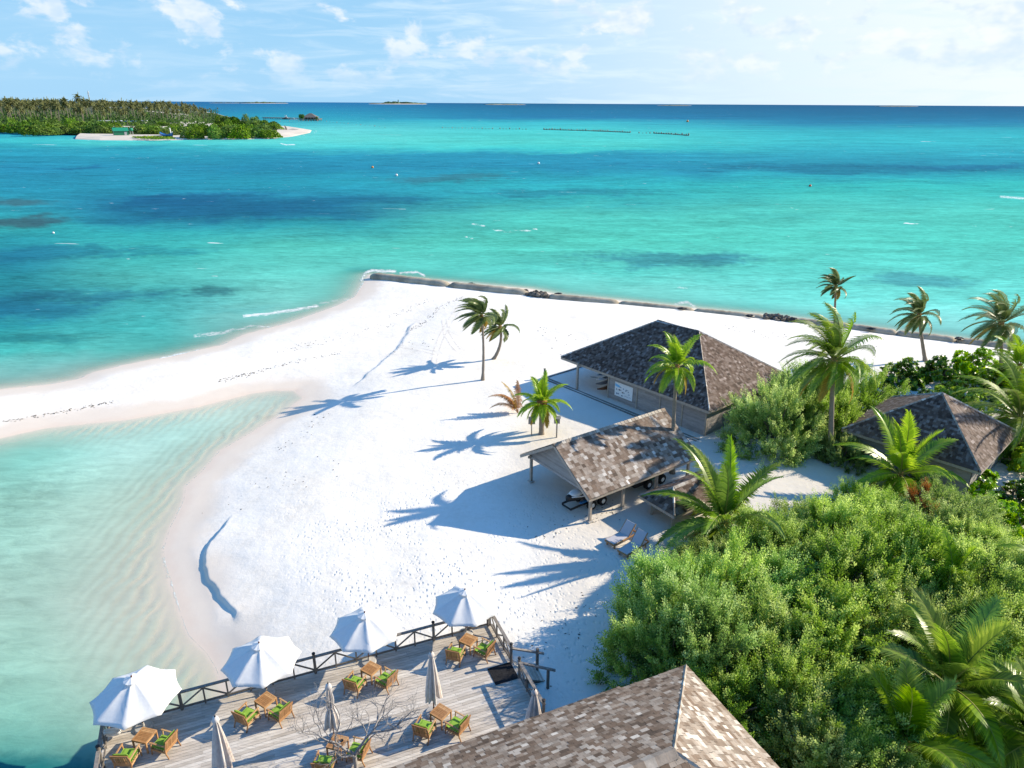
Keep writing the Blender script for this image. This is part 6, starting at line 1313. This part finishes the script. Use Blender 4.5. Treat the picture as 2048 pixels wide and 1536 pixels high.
    p = at(485, 277, .4); t = thing('driftwood', 'pale bare branches at the foot of the wooded point', 'driftwood', p); mb = MB(); mb.tube([(-4, 0, .3), (0, 0, 1.4), (3, 0, 3.2)], [.3, .25, .1], 6); mb.tube([(0, 0, 1.4), (2.5, 0, 1.2), (4, 0, 2.0)], [.2, .15, .08], 6); mb.build('branches', M['bare_bark'], t)
far_island()
def jetty():
    p0, p1 = at(528, 237.5, 0), at(641, 240.5, 0); t = thing('jetty', 'dark low jetty reaching out from behind the wooded point', 'jetty', p0); d = p1 - p0; mb = MB(); mb.bar(Vector((0, 0, 2.0)), d + Vector((0, 0, 2.0)), 7, .7); mb.build('deck', M['dark_rock'], t); mb = MB()
    for k in range(24):
        for s in (-3, 3): q = d * k / 23; mb = MB(); mb.tube([(q.x, q.y + s, -1), (q.x, q.y + s, 2)], .4, 6); mb.build('pile', M['dark_rock'], t)
    # thatched pavilion with its platform
    c = at(622, 241.5, 0); sc = (at(641, 241, 0) - at(603, 241, 0)).length / 2; h = hgt(226.5, c); z0 = 2.4
    t = thing('pavilion', 'overwater pavilion with steep grey thatched hip roof at the end of the jetty', 'pavilion', c); mb = MB(); mb.box(0, 0, 1.6, sc * 2.0, sc * 1.3, .8); mb.build('platform', M['dark_rock'], t); mb = MB(); ev = h * .45; mb.box(0, 0, 2.4, sc * 1.15, sc * .8, ev - 2.4); mb.build('wall', M['roof_under'], t); mb = MB()
    a, b = sc * .82, sc * .60; q = [(-a, -b, ev), (a, -b, ev), (a, b, ev), (-a, b, ev)]; r0, r1 = (-sc * .12, 0, h), (sc * .12, 0, h)
    mb.face([q[0], q[1], r1, r0]); mb.face([q[2], q[3], r0, r1]); mb.face([q[1], q[2], r1]); mb.face([q[3], q[0], r0]); mb.build('roof', M['thatch'], t); mb = MB()
    for k in range(8):
        for s in (-1, 1): mb.tube([(-sc * .95 + sc * 1.9 * k / 7, s * sc * .6, -1), (-sc * .95 + sc * 1.9 * k / 7, s * sc * .6, 1.8)], .5, 6)
    mb.build('piles', M['dark_rock'], t); mb = MB()
    for k in range(6): x = -a * .95 + a * 1.9 * k / 5; mb.bar((x, -b * .96, 2.4), (x, -b * .96, ev), .5)
    mb.build('columns', M['trim_wood'], t)
    for px in (602, 606, 634):
        p = at(px, 241, 2.3); h_ = hgt(228 if px < 610 else 233, p); tt = thing('small_tree', {602: 'leafy tree on the jetty just left of the pavilion', 606: 'leafy tree touching the left eave of the pavilion', 634: 'low leafy tree at the right side of the pavilion'}[px], 'tree', p); mb = MB(); mb.tube([(0, 0, -.5), (0, 0, h_ * .6)], [.6, .35], 6); mb.build('trunk', M['bark'], tt); rs = np.random.RandomState(px); V = []; F = []; C = []
        for i in range(320): d = rs.normal(size=3); d /= np.linalg.norm(d); q = d * rs.uniform(.6, 1) * np.array([.34, .34, .36]) * h_ + np.array([0, 0, .64 * h_]); u, w = rs.normal(size=3), rs.normal(size=3); s = h_ * .075; b_ = len(V); V += [q - u / np.linalg.norm(u) * s, q - w / np.linalg.norm(w) * s * .7, q + u / np.linalg.norm(u) * s, q + w / np.linalg.norm(w) * s * .7]; F.append((b_, b_ + 1, b_ + 2, b_ + 3)); C.append(rs.uniform(.1, .7))
        mesh_np('crown', V, np.array(F), C, M['far_leaf'], tt)
    def boat(px, py, Lpx, hpx, label):
        p = at(px, py, 0); L = (at(px + Lpx / 2, py, 0) - at(px - Lpx / 2, py, 0)).length; h = hgt(py - hpx, p); t = thing('motor_boat', label, 'boat', p, .1, 'white motor boats at the jetty'); V = []; F = []; K = 10
        for i in range(K + 1): s = i / K; x = (s - .5) * L; w = L * .14 * math.sin(math.pi * min(.5, .18 + (1 - s) * .5)); V += [(x, 0, -.4), (x, -w * .8, .2), (x, -w, h * .34 + s * .8), (x, w, h * .34 + s * .8), (x, w * .8, .2)]
        for i in range(K):
            b, c = i * 5, i * 5 + 5
            for q0, q1 in ((2, 1), (1, 0), (0, 4), (4, 3), (3, 2)): F.append([b + q0, c + q0, c + q1, b + q1])
        F.append([0, 1, 2, 3, 4]); mesh_np('hull', V, F, None, M['white_paint'], t); mb = MB(); mb.hexa([(-L * .25, -L * .1, h * .3), (L * .2, -L * .1, h * .3), (L * .2, L * .1, h * .3), (-L * .25, L * .1, h * .3), (-L * .2, -L * .08, h * .62), (L * .08, -L * .08, h * .62), (L * .08, L * .08, h * .62), (-L * .2, L * .08, h * .62)]); mb.build('cabin', M['white_paint'], t)
        mb = MB(); mb.bar((-L * .19, -L * .092, h * .47), (L * .12, -L * .092, h * .47), .15, h * .14); mb.build('window_band', M['black'], t); mb = MB(); mb.box(-L * .08, 0, h * .88, L * .26, L * .16, h * .1)
        for x in (-.18, .02): mb.tube([(L * x, -L * .07, h * .6), (L * x, -L * .07, h * .9)], .12, 5)
        mb.build('flybridge', M['white_paint'], t)
    boat(573, 238.5, 15, 8.5, 'tall white motor boat with flybridge moored at the jetty'); boat(588, 240, 14, 4.8, 'low white motor boat between the tall one and the pavilion')
jetty()
# islands on the horizon
def horizon_island(x0, x1, yb, yt, label, mast=None):
    p0, p1 = at(x0, yb, 0), at(x1, yb, 0); d = p1 - p0; L = d.length; c = p0.lerp(p1, .5); e = d.normalized(); n = Vector((-e.y, e.x, 0)); h = hgt(yt, c); m = MB(); N = 40; r = random.Random(int(x0)); V = []; F = []
    for i in range(N):
        a = 2 * math.pi * i / N; q = e * (L / 2) * math.cos(a) + n * (L * .18) * math.sin(a); V.append((q.x, q.y, -1.0))
    for i in range(N):
        a = 2 * math.pi * i / N; q = e * (L / 2) * .97 * math.cos(a) + n * (L * .17) * math.sin(a); V.append((q.x, q.y, h * .14))
    V.append((0, 0, h * .22))
    for i in range(N): F.append([i, (i + 1) % N, N + (i + 1) % N, N + i]); F.append([N + i, N + (i + 1) % N, 2 * N])
    o = mesh_np('far_island', V, F, None, M['far_sand']); o.location = c; tag(o, kind='structure')
    mb = MB(); 
    for i in range(46):
        s = r.uniform(-.44, .44); q = e * L * s + n * L * r.uniform(-.08, .08); hh = h * r.uniform(.45, 1.0) * (1 - (abs(s) / .48) ** 3); mb.blob((q.x, q.y, hh * .5), 1, (L * r.uniform(.014, .04), L * .03, hh * .55), 7, 5, .25)
    if mast: q = e * L * (-.02); mb.tube([(q.x, q.y, 0), (q.x, q.y, h * 1.75)], L * .0035, 5)
    w = mb.build('island_trees', M['far_green']); w.location = c; tag(w, kind='stuff')
horizon_island(752, 838, 208.2, 203.2, 'a', True); horizon_island(492, 562, 206.6, 203.6, 'b'); horizon_island(979, 1040, 209.4, 207.2, 'c'); horizon_island(1325, 1372, 211.2, 209.6, 'd'); horizon_island(430, 490, 206.2, 204.8, 'e'); horizon_island(1770, 1815, 213.0, 211.4, 'f')
